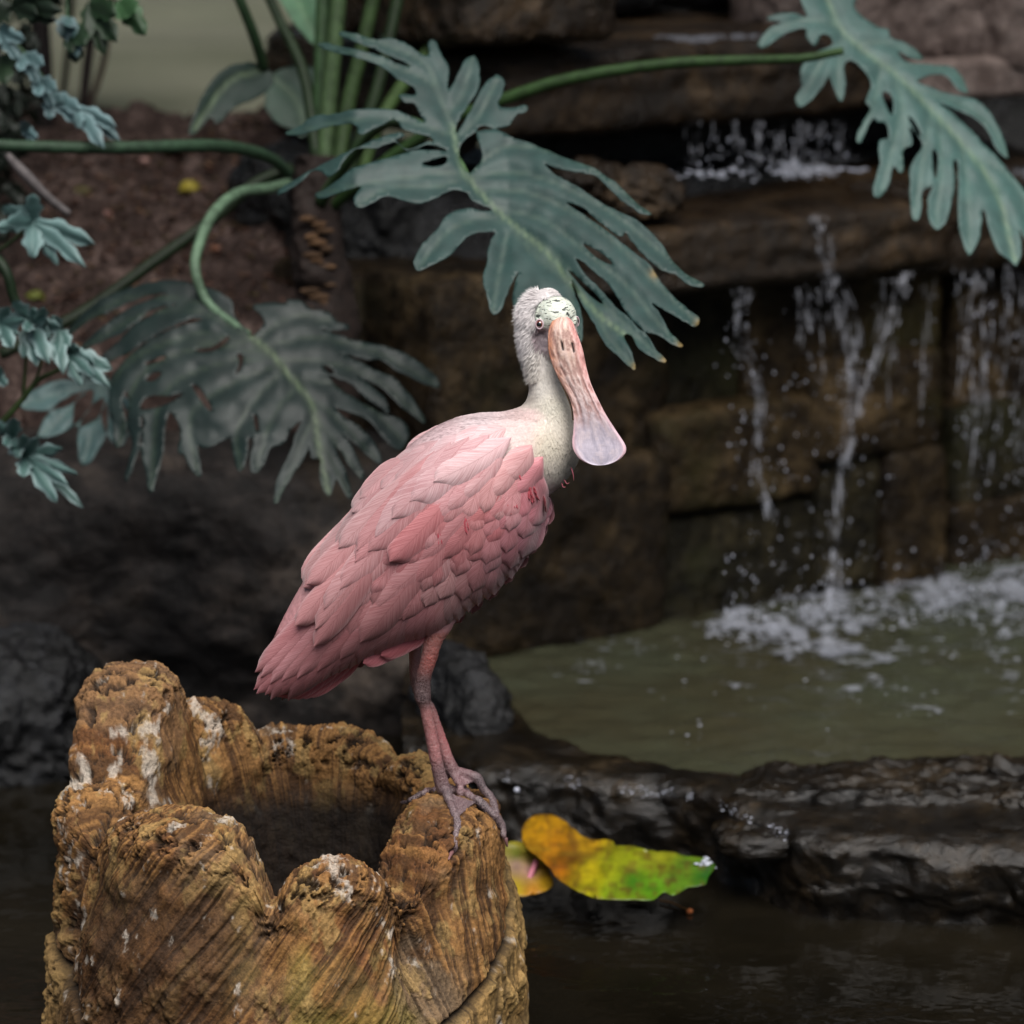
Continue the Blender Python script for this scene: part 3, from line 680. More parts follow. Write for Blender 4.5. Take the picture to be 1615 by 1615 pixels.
tmp = bpy.data.meshes.new('tmp'); tmp.from_pydata(np.vstack(V).tolist(), [], F); tmp.update()
to = bpy.data.objects.new('tmp', tmp); COL.objects.link(to)
r = to.modifiers.new('r', 'REMESH'); r.mode = 'VOXEL'; r.voxel_size = .0016; r.use_smooth_shade = True
sm_ = to.modifiers.new('s', 'SMOOTH'); sm_.factor = .5; sm_.iterations = 5
dg = bpy.context.evaluated_depsgraph_get(); ev = to.evaluated_get(dg); me = ev.to_mesh()
n = len(me.vertices); BVt = np.empty(n * 3); me.vertices.foreach_get('co', BVt); BVt = BVt.reshape(-1, 3)
BN = np.empty(n * 3); me.vertices.foreach_get('normal', BN); BN = BN.reshape(-1, 3)
BF = [list(p.vertices) for p in me.polygons]; ev.to_mesh_clear(); bpy.data.objects.remove(to)
X_, Y_ = proj(BVt)
# nearly perfect spheres of eye sockets etc. stay; add skin and down relief
legm = sstep(992, 1004, Y_)
neckm = (1 - legm)
BVt = BVt + BN * ((.0004 * fbm(BVt * 160, 3, 50)) * neckm + .0006 * fbm(BVt * 400, 2, 51) * legm)[:, None]
def field(pts, X, Y, p=3.2):
    "inverse distance blend of sRGB colours given at photo positions"
    A = np.array([(a, b) for a, b, _ in pts], float); Cx = np.array([s2l(c) for _, _, c in pts])
    if not isinstance(pts[0][2], tuple): pts = [tuple(q) for q in pts]
    d = ((X[..., None] - A[:, 0]) ** 2 + (Y[..., None] - A[:, 1]) ** 2) ** .5 + 6
    w = d ** -p; w /= w.sum(-1, keepdims=True); return w @ Cx
PLUM = [(760, 660, (222, 200, 203)), (700, 690, (218, 184, 189)), (640, 725, (208, 166, 170)), (560, 830, (196, 148, 150)), (740, 735, (236, 200, 203)), (690, 775, (226, 176, 181)), (640, 800, (210, 158, 162)),
        (800, 705, (234, 212, 206)), (850, 720, (232, 222, 204)), (780, 770, (220, 160, 160)), (835, 755, (226, 118, 134)), (848, 800, (222, 128, 146)), (800, 800, (214, 120, 126)), (720, 850, (204, 116, 120)), (740, 815, (208, 114, 116)), (650, 860, (202, 116, 120)),
        (700, 930, (210, 150, 150)), (790, 880, (212, 134, 142)), (820, 860, (208, 118, 134)), (600, 940, (200, 130, 132)), (520, 930, (206, 142, 143)), (560, 1010, (188, 114, 118)), (480, 1000, (214, 138, 143)),
        (440, 1060, (212, 122, 128)), (500, 1060, (184, 104, 110)), (660, 990, (200, 124, 130)), (600, 880, (206, 136, 140)), (560, 900, (214, 150, 152))]
PLUM = [(a, b, tuple(np.minimum(np.array(c) * .74 + .26 * (np.mean(c) + 14) + [6, 4, 4], 250))) for a, b, c in PLUM]
LEG = [(690, 1003, (176, 112, 104)), (680, 1040, (160, 84, 76)), (655, 1030, (168, 128, 128)), (666, 1082, (106, 76, 78)), (668, 1100, (98, 74, 78)), (675, 1130, (158, 106, 106)), (686, 1180, (166, 114, 116)), (697, 1225, (152, 116, 120)),
       (710, 1160, (170, 100, 104)), (705, 1250, (112, 96, 102)), (718, 1300, (126, 108, 114)), (760, 1270, (104, 90, 97)), (790, 1310, (112, 98, 103)), (655, 1262, (74, 62, 66)), (760, 1235, (106, 92, 99)), (725, 1235, (176, 130, 138)), (800, 1330, (150, 100, 100))]
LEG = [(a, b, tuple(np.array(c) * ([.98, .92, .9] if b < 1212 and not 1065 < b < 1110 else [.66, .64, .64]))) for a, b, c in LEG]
NECK = [(830, 480, (246, 240, 240)), (825, 540, (238, 232, 232)), (850, 570, (232, 226, 220)), (855, 605, (226, 220, 212)), (870, 640, (226, 220, 206)), (850, 660, (232, 222, 210)), (870, 700, (226, 217, 200)), (840, 690, (222, 208, 184)), (890, 740, (226, 218, 206)),
        (800, 660, (224, 200, 200)), (900, 690, (222, 214, 202)), (880, 780, (236, 212, 212))]
cN, cB, cL = field(NECK, X_, Y_), field(PLUM, X_, Y_), field(LEG, X_, Y_)
onneck = np.clip(sstep(835, 862, X_ + (Y_ - 700) * .12) + sstep(650, 635, Y_), 0, 1) 
BC = cB * .86 * (1 - onneck)[:, None] + cN * onneck[:, None]
BC = BC * (1 - .12 * onneck)[:, None]
BC = BC * (1 - legm)[:, None] + cL * legm[:, None]
# bare head: crown, dark border line, lilac face
front = BVt[:, 1] < .014
ce = ((X_ - 878) / 34.5) ** 2 + ((Y_ - 497) / 31) ** 2
crown = (sstep(1.06, .96, ce) * sstep(522, 512, Y_) * front)
bare = np.maximum(crown, sstep(1.12, .95, ((X_ - 874) / 30) ** 2 + ((Y_ - 528) / 34) ** 2) * front)
line = np.exp(-((ce - .98) / .065) ** 2) * sstep(530, 505, Y_) * front
face = s2l((176, 160, 164)) + 0 * BC; gg = s2l((200, 206, 194))
BC = BC * (1 - bare)[:, None] + face * bare[:, None]; BC = BC * (1 - crown)[:, None] + gg * crown[:, None]
dk = sstep(1.0, .3, ((X_ - 856) / 16) ** 2 + ((Y_ - 545) / 24) ** 2) * .5 * front * sstep(-.3, .4, fbm(BVt * 260, 3, 53))
BC = BC * (1 - dk)[:, None] + s2l((96, 84, 90)) * dk[:, None]
BC = BC * (1 - line * .93)[:, None] + s2l((26, 34, 36)) * (line * .93)[:, None]
body = mesh_obj('body', BVt, BF, M['skin'], bird, BC, attrs={'crown': crown * (1 - line), 'scale': legm})
TREE = KDTree(len(BVt))
BBV = BVHTree.FromPolygons(BVt.tolist(), BF)

# eyes
def sphere(P, r, sc=(1, 1, 1)): return SV * np.array(sc) * r + P, SF
for (ex, ey, ed, lx) in ((851.5, 511, -.0325, -.25), (907, 507, -.014, 1.3)):
    c0 = W(ex, ey, ed); v, f = sphere(c0, .0052)
    look = np.array([lx, -1, 0.05]); look /= np.linalg.norm(look); ca = ((v - c0) / .0052) @ look
    col = np.where((ca > .78)[:, None], np.array([.004, .004, .004]), np.where((ca > .45)[:, None], s2l((120, 54, 34)), s2l((40, 26, 24))))
    e = mesh_obj('eye', v, f, M['eye'], bird, col)
    # eyelid ring
    a = np.linspace(0, 2 * np.pi, 25); s1 = np.cross(look, [0, 0, 1.]); s1 /= np.linalg.norm(s1); s2 = np.cross(s1, look)
    P = c0 + look * .0024 + .0056 * (np.cos(a)[:, None] * s1 * .86 + np.sin(a)[:, None] * s2 * 1.08)
    v, f = tube(P, .0012, 8, False); mesh_obj('eyelid', v, f, M['bill'], bird, s2l((190, 168, 174)) + 0 * v)

# bill: flattened spoon with two nostrils, closed over the lower mandible
BL = [(500, 880, 895, -.0345, .005), (503, 875, 899, -.036, .0085), (509, 869, 904, -.039, .011), (520, 865, 908, -.043, .0125), (536, 864, 914, -.047, .012), (556, 865.5, 920, -.050, .0115), (581, 874, 925, -.054, .010), (606, 887, 932, -.058, .0085), (630, 899, 943, -.062, .007), (655, 904.5, 956, -.066, .0055),
      (680, 904, 972, -.070, .0045), (694, 902.5, 981.5, -.072, .004), (705, 903.5, 987, -.074, .004), (714, 907.5, 987, -.0755, .0037), (722, 914, 982, -.0765, .0034), (728, 923, 974.5, -.077, .003), (732, 933, 964, -.0773, .0024), (733.6, 942, 955, -.0775, .0014)]
Q = catmull([(a, b, c) for a, b, c, _, _ in BL], 16); Q2 = catmull([(d, t, 0) for *_x, d, t in BL], 16)
nU = 90; th = np.linspace(0, 2 * np.pi, nU, endpoint=False); Vb, Cb = [], []
for (yy, xl, xr), (dd, tk, _) in zip(Q, Q2):
    u = np.cos(th); w = np.sin(th); hw = (xr - xl) / 2
    slope = -.22 if yy > 520 else 0                            # rings run slightly across the image: the bill slopes to the right
    px = (xl + xr) / 2 + hw * u; py = yy + hw * u * np.interp(yy, [506, 530, 600, 690, 731], [-.02, -.05, -.12, -.02, -.10]) * .6
    prof_ = np.abs(w) ** .55 * np.sign(w)
    ridge = np.interp(yy, [506, 560, 640, 700, 731], [1, .9, .55, .25, .2])
    hgt = tk * (w > 0) * (np.abs(w) ** .75) * (.55 + .45 * ridge * (1 - u * u)) + tk * .75 * (w <= 0) * prof_
    sp = sstep(640, 690, yy)
    hgt = hgt - sp * .0028 * (1 - (u / .8) ** 2).clip(0, 1) * (w > 0) + sp * .0010 * np.exp(-((np.abs(u) - .90) / .07) ** 2) * (w > 0)
    gr = np.exp(-((np.abs(u) - .52) / .07) ** 2) * (w > 0) * np.interp(yy, [525, 545, 640, 690], [0, 1, 1, 0]); hgt = hgt - .0011 * gr
    wr = fbm(np.stack([u * 6 + 3, 0 * u + yy * .07, 0 * u], -1), 4, 61, .65); hgt = hgt + .0007 * wr * (w > 0) * (1 - sp * .8)
    xl_l, yy0 = (px - (xl + xr) / 2), yy
    nos = 0
    for nx0, ny0, ln in ((886.5, 545, 9), (903.5, 548, 9)):
        nos = np.maximum(nos, np.exp(-(((px - nx0 - (py - ny0) * .22) / 1.9) ** 4 + ((py - ny0) / ln) ** 4)) * (w > 0))
    hgt = hgt - .0016 * nos
    Vb.append(W(px, py, dd - hgt))
    t1 = np.interp(yy, [506, 560, 640, 680, 731], [0, 0, .45, .9, 1]); base_c = s2l((200, 170, 156)) * (1 - t1) + s2l((178, 170, 184)) * t1
    c = np.broadcast_to(base_c, (nU, 3)).copy()
    side = sstep(.45, .95, -u) * (1 - t1); c = cm(c, s2l((204, 132, 96)), side * .85 * np.ones(nU))
    c = cm(c, s2l((208, 128, 130)), sstep(.3, .9, u) * (1 - t1) * .6)
    c = cm(c, s2l((232, 190, 198)), np.exp(-((np.abs(u) - .97) / .09) ** 2) * sp * .9)
    c = cm(c, s2l((126, 84, 76)), gr * .55); c = cm(c, s2l((150, 112, 106)), sstep(.05, .5, -wr) * .65 * (1 - sp) * (w > 0))
    c = cm(c, s2l((226, 206, 204)), sstep(.2, .6, wr) * .25)
    c = cm(c, s2l((42, 30, 26)), sstep(.3, .7, nos)); c = cm(c, s2l((112, 92, 50)), ((w < .12) & (w > -.25) & (u < 0)) * (1 - sp) * .75)
    str_ = fbm(np.stack([u * 9, 0 * u + yy * .03, 0 * u + 4], -1), 3, 62); c = cm(c, s2l((120, 118, 136)), sp * sstep(.1, .5, str_) * .35)
    Cb.append(c)
Vb = np.array(Vb).reshape(-1, 3); Cb = np.array(Cb).reshape(-1, 3); ns = len(Q)
F = [[k * nU + j, k * nU + (j + 1) % nU, (k + 1) * nU + (j + 1) % nU, (k + 1) * nU + j] for k in range(ns - 1) for j in range(nU)]
F += [list(range(nU))[::-1], [(ns - 1) * nU + j for j in range(nU)]]
billo = mesh_obj('bill', Vb, F, M['bill'], bird, Cb)
# dark seam and the edge of the lower mandible along the left side
mb = Mesh(); Q = catmull([(868, 531, -.040, 3.0), (870, 556, -.045, 3.4), (879, 585, -.050, 3.4), (891, 612, -.054, 3), (901, 640, -.060, 2.2), (903, 662, -.064, 1.4)], 8)
V, F = tube(W(Q[:, 0] + 1.5, Q[:, 1] + 1, Q[:, 2] + .006), Q[:, 3] * .00115, 10); mb.add(V, F, s2l((128, 100, 62)))
V, F = tube(W(Q[:, 0] + .2, Q[:, 1], Q[:, 2] - .001), Q[:, 3] * .00035, 8); mb.add(V, F, s2l((44, 34, 28)))
mb.build('lower_mandible', M['bill'], bird)
# claws
for P0, P1 in (((797, 1322), (800, 1335)), ((713, 1347), (707, 1357)), ((784, 1303), (786, 1313))):
    dd_ = -.010 if P0[0] > 790 else (-.056 if P0[0] < 750 else .03)
    a = hit(*P0, .003, dd_) if P0[0] < 750 else W(*P0, dd_); b = hit(*P1, .002, dd_) if P0[0] < 750 else W(*P1, dd_)
    V, F = tube(catmull([a, (a + b) / 2 + [0, -.001, .001], b], 4), np.linspace(.0035, .0012, 9), 8); mesh_obj('claw', V, F, M['bill'], bird, s2l((118, 84, 84)) + 0 * V)

# --- plumage raster: depth and normal of the body shell as seen in the photograph's plane
KK, TT = np.meshgrid(np.linspace(0, len(RU) - 1, 420), np.linspace(.02, np.pi - .02, 160), indexing='ij')
sx, sy, sd = ring(KK, TT)
kd = KDTree(sx.size)
for i, (a, b) in enumerate(zip(sx.ravel(), sy.ravel())): kd.insert((a, b, 0), i)
kd.balance()
STEP = 4; GX = np.arange(370, 960, STEP); GY = np.arange(560, 1140, STEP); DR = np.zeros((len(GX), len(GY)))
dflat = sd.ravel()
for i, a in enumerate(GX):
    for j, b in enumerate(GY):
        co, idx, dist = kd.find((a, b, 0)); DR[i, j] = dflat[idx] + min(dist, 60) * .00025
for _ in range(3):
    DR[1:-1, 1:-1] = (DR[1:-1, 1:-1] * 2 + DR[:-2, 1:-1] + DR[2:, 1:-1] + DR[1:-1, :-2] + DR[1:-1, 2:]) / 6
DGx, DGy = np.gradient(DR, STEP * .000836)
def bil(A, x, y):
    fx = np.clip((x - GX[0]) / STEP, 0, len(GX) - 1.001); fy = np.clip((y - GY[0]) / STEP, 0, len(GY) - 1.001)
    i = fx.astype(int); j = fy.astype(int); u = fx - i; v = fy - j
    return A[i, j] * (1 - u) * (1 - v) + A[i + 1, j] * u * (1 - v) + A[i, j + 1] * (1 - u) * v + A[i + 1, j + 1] * u * v
def drape(x, y, off, far=False):
    d = bil(DR, x, y); gx = np.clip(bil(DGx, x, y), -1.6, 1.6); gy = np.clip(bil(DGy, x, y), -1.6, 1.6)
    n = np.stack([gx, -np.ones_like(gx), -gy], -1); n /= np.linalg.norm(n, axis=-1)[..., None]
    P = W(x, y, d) + n * off[..., None]
    if far:
        P = P.copy(); P[..., 1] = -P[..., 1] * .96 ; P[..., 0] += .004; P[..., 2] -= .008
    return P
NU, NV = 9, 17
uu = np.linspace(-1, 1, NU); vv = np.linspace(0, 1, NV); FU, FV = np.meshgrid(uu, vv, indexing='ij')
FF = grid_faces(NU, NV)
def feather(mb, root, tip, wd_, o0, o1, col, bend=0., camber=.0018, far=False, seed=0, blunt=.62, dfix=None, twist=0., sink=0.):
    r0 = np.array(root, float); t0 = np.array(tip, float); ax = t0 - r0; L = np.linalg.norm(ax); ax /= L; pr_ = np.array([-ax[1], ax[0]])
    prof_ = (np.clip(FV / .22, 0, 1) ** .5 * .45 + .55 * sstep(0, .45, FV)) * np.sqrt(np.clip(1 - np.clip((FV - blunt) / (1 - blunt), 0, 1) ** 2.4, 0.0, 1))
    jag = 1 + .05 * noise(np.stack([FV * 9, FU * 1.5, FU * 0 + seed], -1), 5)
    w = wd_ / 2 * prof_ * jag
    ctr = r0 + ax * (FV * L)[..., None] + pr_ * (bend * L * (FV * (1 - FV)) * 4 * .25)[..., None]
    q = ctr + pr_ * (FU * w)[..., None]
    off = -sink * np.clip(FU ** 4 + sstep(.72, 1., FV) ** 1.5, 0, 1.2) + o0 + (o1 - o0) * FV + camber * (1 - FU ** 2) * sstep(0, .2, FV) + twist * FU * sstep(.1, .8, FV) - .0012 * (FU ** 2) * 1.0 + .0006 * noise(np.stack([FV * 4, FU * 2, FU * 0 + seed * 1.3], -1), 8)
    if dfix is not None: P = W(q[..., 0], q[..., 1], dfix[0] + (dfix[1] - dfix[0]) * FV - off)
    else: P = drape(q[..., 0], q[..., 1], off, far)
    Lm = L * .000836
    mb.add(P, FF, np.clip(np.asarray(col), 0, 1), np.stack([FU * 1.0, FV * Lm * 260 + seed * 3.1], -1))
def pcol(x, y, j=.06):
    c = field(PLUM, np.array([float(x)]), np.array([float(y)]))[0]; return c * (1 + j * rnd.gauss(0, 1)) * (1 + np.array([0, .04, .04]) * rnd.gauss(0, 1))
def G(a, b): return rnd.uniform(a, b)
flight, covert, scap, tailm, farw = Mesh(), Mesh(), Mesh(), Mesh(), Mesh()
sd_ = [0]
def ft(mb, r, t, w, o0, o1, col=None, **kw):
    sd_[0] += 1; c = pcol(lerp(r[0], t[0], .75), lerp(r[1], t[1], .75)) if col is None else col
    feather(mb, r, t, w, o0, o1, c, seed=sd_[0], **kw)
# tail, under the wing tips
for k in range(7):
    q = k / 6; ft(tailm, (560 + 20 * q, 985 + 40 * q), (412 + 70 * q, 1090 + 6 * q + 8 * math.sin(q * 3)), 34, .000, .001, s2l((206, 118, 124)) * G(.9, 1.05), dfix=(-.02 + .005 * k, -.012 + .004 * k))
ft(tailm, (660, 1000), (572, 1046), 34, 0, .001, s2l((222, 140, 148)), dfix=(-.02, -.03)); ft(tailm, (690, 985), (600, 1034), 34, 0, .001, s2l((200, 120, 126)), dfix=(-.03, -.035))
# flight feathers: tips along the lower edge, laid tail to breast
tips = catmull([(404, 1086), (428, 1094), (462, 1090), (500, 1070), (545, 1048), (590, 1034), (640, 1016), (690, 992), (735, 962), (775, 930), (808, 895), (832, 860), (848, 825)], 3)
roots = catmull([(590, 860), (602, 872), (615, 880), (625, 884), (640, 885), (655, 884), (675, 880), (700, 868), (730, 852), (765, 830), (795, 806), (818, 786), (838, 768)], 3)
for k in range(len(tips)):
    o = .0015 + .00035 * (k % 2) + .0012 * (k / len(tips)); t = tips[k] + [G(-4, 4), G(-3, 3)]
    ft(flight, roots[k], t, G(40, 52) if k > 12 else G(34, 44), .002, o + .0045 - .003 * (k / len(tips)), bend=G(-.10, .04) - .12, camber=.0028, twist=.0016)
# long inner flight feathers sweeping to the tail over the others
for (r, t, w) in (((640, 850), (470, 1062), 50), ((620, 850), (448, 1068), 46), ((600, 850), (432, 1072), 44), ((585, 850), (420, 1066), 40), ((570, 860), (412, 1060), 38), ((640, 870), (500, 1050), 44), ((660, 880), (535, 1030), 46)):
    ft(flight, r, t, w, .004, .0075, bend=-.16, camber=.003, twist=.0014)
# greater coverts
for k in range(13):
    q = k / 12; r = (lerp(575, 838, q) + G(-4, 4), lerp(900, 770, q) + 14 * math.sin(q * 3.1)); L = lerp(118, 104, q) * G(.92, 1.08); a = math.radians(lerp(118, 100, q) + G(-4, 4))
    ft(covert, r, (r[0] + math.cos(a) * L, r[1] + math.sin(a) * L), G(54, 70), .0042, .0074, bend=-.12, sink=.0012, camber=.0034, twist=.0012)
for k in range(12):
    q = k / 11; r = (lerp(606, 846, q) + G(-4, 4), lerp(880, 758, q) + 18 * math.sin(q * 3.1)); L = lerp(82, 70, q) * G(.9, 1.1); a = math.radians(lerp(118, 102, q) + G(-8, 8))
    ft(covert, r, (r[0] + math.cos(a) * L, r[1] + math.sin(a) * L), G(44, 60), .0060, .0092, sink=.002, bend=-.08, camber=.0036)
# rounded, ruffled marginal coverts, reddest on the shoulder
for row in range(4):
    for k in range(11):
        q = (k + G(-.4, .4)) / 10; cx = lerp(632, 848, q); cy = lerp(868, 744, q) + 24 * math.sin(q * 3.1) - row * 20 - 4 + 4 * (1 - q)
        a = math.radians(lerp(126, 104, q) + G(-20, 20)); L = G(52, 82)
        if cx > 826 and row > 1 or cy < 728: continue
        ft(covert, (cx, cy), (cx + math.cos(a) * L, cy + math.sin(a) * L), G(42, 62), .0070 + row * .0006, .0098 + row * .0007 + G(-.0006, .0010), pcol(cx, cy + 22, .03), camber=.0034, blunt=.40, twist=G(-.0008, .0008), sink=G(.0016, .0034))
# loose barbs that soften the ruffled feathers
for k in range(0):
    q = G(0, 1); cx = lerp(620, 850, q); cy = lerp(868, 744, q) + 24 * math.sin(q * 3.1) - G(-6, 50); a = math.radians(lerp(122, 100, q) + 14 * math.sin(cx / 9) + G(-12, 12)); L = G(14, 30)
    ft(covert, (cx, cy), (cx + math.cos(a) * L, cy + math.sin(a) * L), G(7, 16), .0100, .0136 + G(-.0015, .0008), pcol(cx, cy, .03), camber=.0010, bend=G(-.2, .2), sink=.0024, blunt=.3)
for (ox, oy, n_) in ((830, 772, 7), (799, 792, 5), (735, 824, 5), (812, 740, 2), (690, 842, 4), (846, 790, 2)):
    for j in range(n_):
        cx, cy = ox + G(-6, 6), oy + G(-6, 6); a = math.radians(G(60, 100)); L = G(12, 26)
        ft(covert, (cx, cy - 8), (cx + math.cos(a) * L * .5, cy - 8 + math.sin(a) * L), G(3, 6), .0118, .0136, s2l((200, 92, 104)) * G(.85, 1.15), camber=.0008, bend=G(-.3, .3))
# pale mantle and scapulars: a cloak down the back
rows = [((848, 722), (690, 850)), ((835, 700), (640, 812))]
for ri, (p0, p1) in enumerate(rows):
    for k in range(11):
        q = k / 10; cx = lerp(p1[0], p0[0], q) + G(-6, 6); cy = lerp(p1[1], p0[1], q) - 14 * math.sin(q * 3.14) + G(-5, 5)
        L = lerp(185, 78, q) * G(.9, 1.1); a = math.radians(lerp(133, 126, q) + G(-5, 5))
        ft(scap, (cx, cy), (cx + math.cos(a) * L, cy + math.sin(a) * L), G(56, 70) * lerp(1, .68, q), .0080 + .0008 * ri, .0100 + .0012 * ri, None, bend=-.16, camber=.0044, twist=.0010, blunt=.55, sink=.0022)
for k in range(0):
    q = G(0, 1); cx = lerp(660, 846, q) + G(-20, 20); cy = lerp(840, 712, q) + G(-34, 14); a = math.radians(lerp(140, 125, q) + G(-25, 25)); L = G(10, 24)
    ft(scap, (cx, cy), (cx + math.cos(a) * L, cy + math.sin(a) * L), G(1.2, 2.4), .012, .0165, pcol(cx, cy, .1), camber=.0, bend=G(-.4, .4))
for (r, t, w) in (((805, 694), (690, 762), 46), ((772, 690), (655, 792), 48), ((742, 694), (628, 818), 48), ((714, 702), (602, 846), 48), ((690, 716), (574, 868), 46), ((700, 745), (590, 868), 46), ((690, 760), (570, 885), 46), ((670, 770), (545, 925), 44), ((650, 780), (520, 955), 42), ((640, 800), (505, 985), 40), ((625, 830), (500, 1010), 36), ((720, 770), (620, 880), 48), ((655, 745), (548, 868), 36), ((610, 800), (500, 925), 34), ((580, 850), (478, 985), 32)):
    ft(scap, r, t, w, .010, .0165, None, bend=-.1, camber=.0038, twist=.0016)
# the strip of the far wing above the ridge
for k in range(30):
    q = k / 29; cx = lerp(560, 800, q) + G(-5, 5); cy = np.interp(cx, [560, 600, 650, 700, 752, 800], [812, 762, 716, 688, 674, 672]) + G(0, 26); a = math.radians(np.interp(cx, [560, 700, 800], [124, 136, 156]) + G(-5, 5)); L = lerp(130, 62, q)
    ft(farw, (cx, cy), (cx + math.cos(a) * L, cy + math.sin(a) * L), lerp(46, 36, q), .001, .0045, None, camber=.003, bend=.06)
for (r, t, w, d0, d1) in (((742, 672), (640, 722), 44, .012, .03), ((722, 676), (606, 768), 44, .014, .034), ((700, 682), (572, 812), 44, .018, .036), ((672, 706), (542, 850), 42, .02, .036), ((650, 728), (512, 892), 40, .022, .034), ((620, 762), (484, 920), 38, .022, .03), ((600, 790), (475, 912), 34, .03, .026)):
    ft(farw, r, t, w, .0, .004, None, dfix=(d0, d1), camber=.004, bend=.10)
# mirrored far wing, seen only from the side
for k in range(0, len(tips), 2): ft(farw, roots[k], tips[k], 48, .002, .005, far=True, camber=.0028)
for k in range(26):
    cx, cy = G(600, 840), 0; cy = lerp(880, 730, (cx - 600) / 240); ft(farw, (cx, cy), (cx - 40, cy + 70), 40, .006, .011, far=True)
for k in range(40):
    q = G(0, 1); cx = lerp(640, 820, q); cy = lerp(800, 690, q) + G(-10, 40); ft(farw, (cx, cy), (cx - 55, cy + 60), 40, .009, .014, far=True)
tailm.build('tail', M['feather'], bird); 
wing = flight.build('near_wing', M['feather'], bird); wing.name = 'wing'
covert.build('wing_coverts', M['feather'], wing if False else bird)
scap.build('mantle', M['feather'], bird)
farw.build('wing', M['feather'], bird)

# down: short tufts on head and neck, soft small feathers where neck meets back
def tufts(name, count, inside, length, width, lift, dirf, seed, colj=.05):
    r_ = np.random.default_rng(seed); F_ = np.array([f[:3] for f in BF]); cen = BVt[F_].mean(1); X, Y = proj(cen); nn = BN[F_].mean(1)
    pr_ = inside(X, Y, cen, nn); idx = r_.choice(len(cen), count, p=pr_ / pr_.sum()); mb = Mesh()
    P = cen[idx]; n = nn[idx]; n /= np.linalg.norm(n, axis=1)[:, None]; d = dirf(X[idx], Y[idx], P) + .18 * r_.normal(size=P.shape)
    d -= n * (d * n).sum(1)[:, None]; d /= np.linalg.norm(d, axis=1)[:, None]; L = length(X[idx], Y[idx]) * r_.uniform(.6, 1.3, count); s = np.cross(n, d)
    lf = lift(X[idx], Y[idx]) * r_.uniform(.5, 1.6, count)
    V = []; w = width
    for t, ww in ((-.1, .5), (.3, 1.), (.7, .8), (1., .12)):
        c = P + d * (L * t)[:, None] + n * (.0003 + L * lf * max(t, 0) ** 1.3)[:, None]
        V.append(c - s * w * ww); V.append(c + s * w * ww)
    V = np.stack(V, 1); base_ = np.arange(count)[:, None, None] * 8; f = np.array([[0, 1, 3, 2], [2, 3, 5, 4], [4, 5, 7, 6]])[None] + base_
    c = BC[F_[idx, 0]] * (1 + colj * r_.normal(size=(count, 1))); c = np.repeat(c[:, None], 8, 1)
    mesh_obj(name, V.reshape(-1, 3), f.reshape(-1, 4).tolist(), M['down'], bird, c.reshape(-1, 3))
bare_f = lambda X, Y, P: (((X - 878) / 36) ** 2 + ((Y - 499) / 33) ** 2 < 1.02) & (P[:, 1] < .012) | ((((X - 878) / 31) ** 2 + ((Y - 530) / 34) ** 2 < 1) & (P[:, 1] < .012))
def in_head(X, Y, P, n): return ((Y < 660) & ~bare_f(X, Y, P)).astype(float) * np.where((X < 850) | (Y < 480), 2.2, 1.0)
tufts('neck_down', 26000, in_head, lambda X, Y: np.interp(Y, [450, 560, 600, 660], [.0075, .0075, .006, .006]) * np.where(Y < 478, .8, 1), .00042, lambda X, Y: np.where((X < 850) & (Y < 600), .62, .12) * np.where(Y < 480, 1.1, 1), lambda X, Y, P: np.stack([np.where(X < 860, -.35, .1) * (Y < 560), 0 * X + .2, -1 + 0 * X], -1), 3)
tufts('breast_feathers', 15000, lambda X, Y, P, n: ((Y > 600) & (Y < 800) & (X > 795 - (Y < 700) * 150) & ((X > 845 + (Y - 700) * .1) | (Y < 720))).astype(float), lambda X, Y: .009 + 0 * X, .0010, lambda X, Y: .03 + 0 * X, lambda X, Y, P: np.stack([-np.clip((870 - X) / 60, -.2, 1.6), 0 * X - .1, -1 + 0 * X], -1), 4, .035)
mb = Mesh()
for (a, b, c) in (((901, 738), (904, 748), (905, 758)), ((890, 757), (894, 763), (898, 761)), ((886, 762), (888, 768), (892, 768))):
    V, F = tube(catmull([W(*a, -.03), W(*b, -.035), W(*c, -.035)], 4), np.linspace(.0009, .0003, 9), 6); mb.add(V, F, s2l((224, 132, 146)))
mb.build('loose_feather', M['down'], bird)
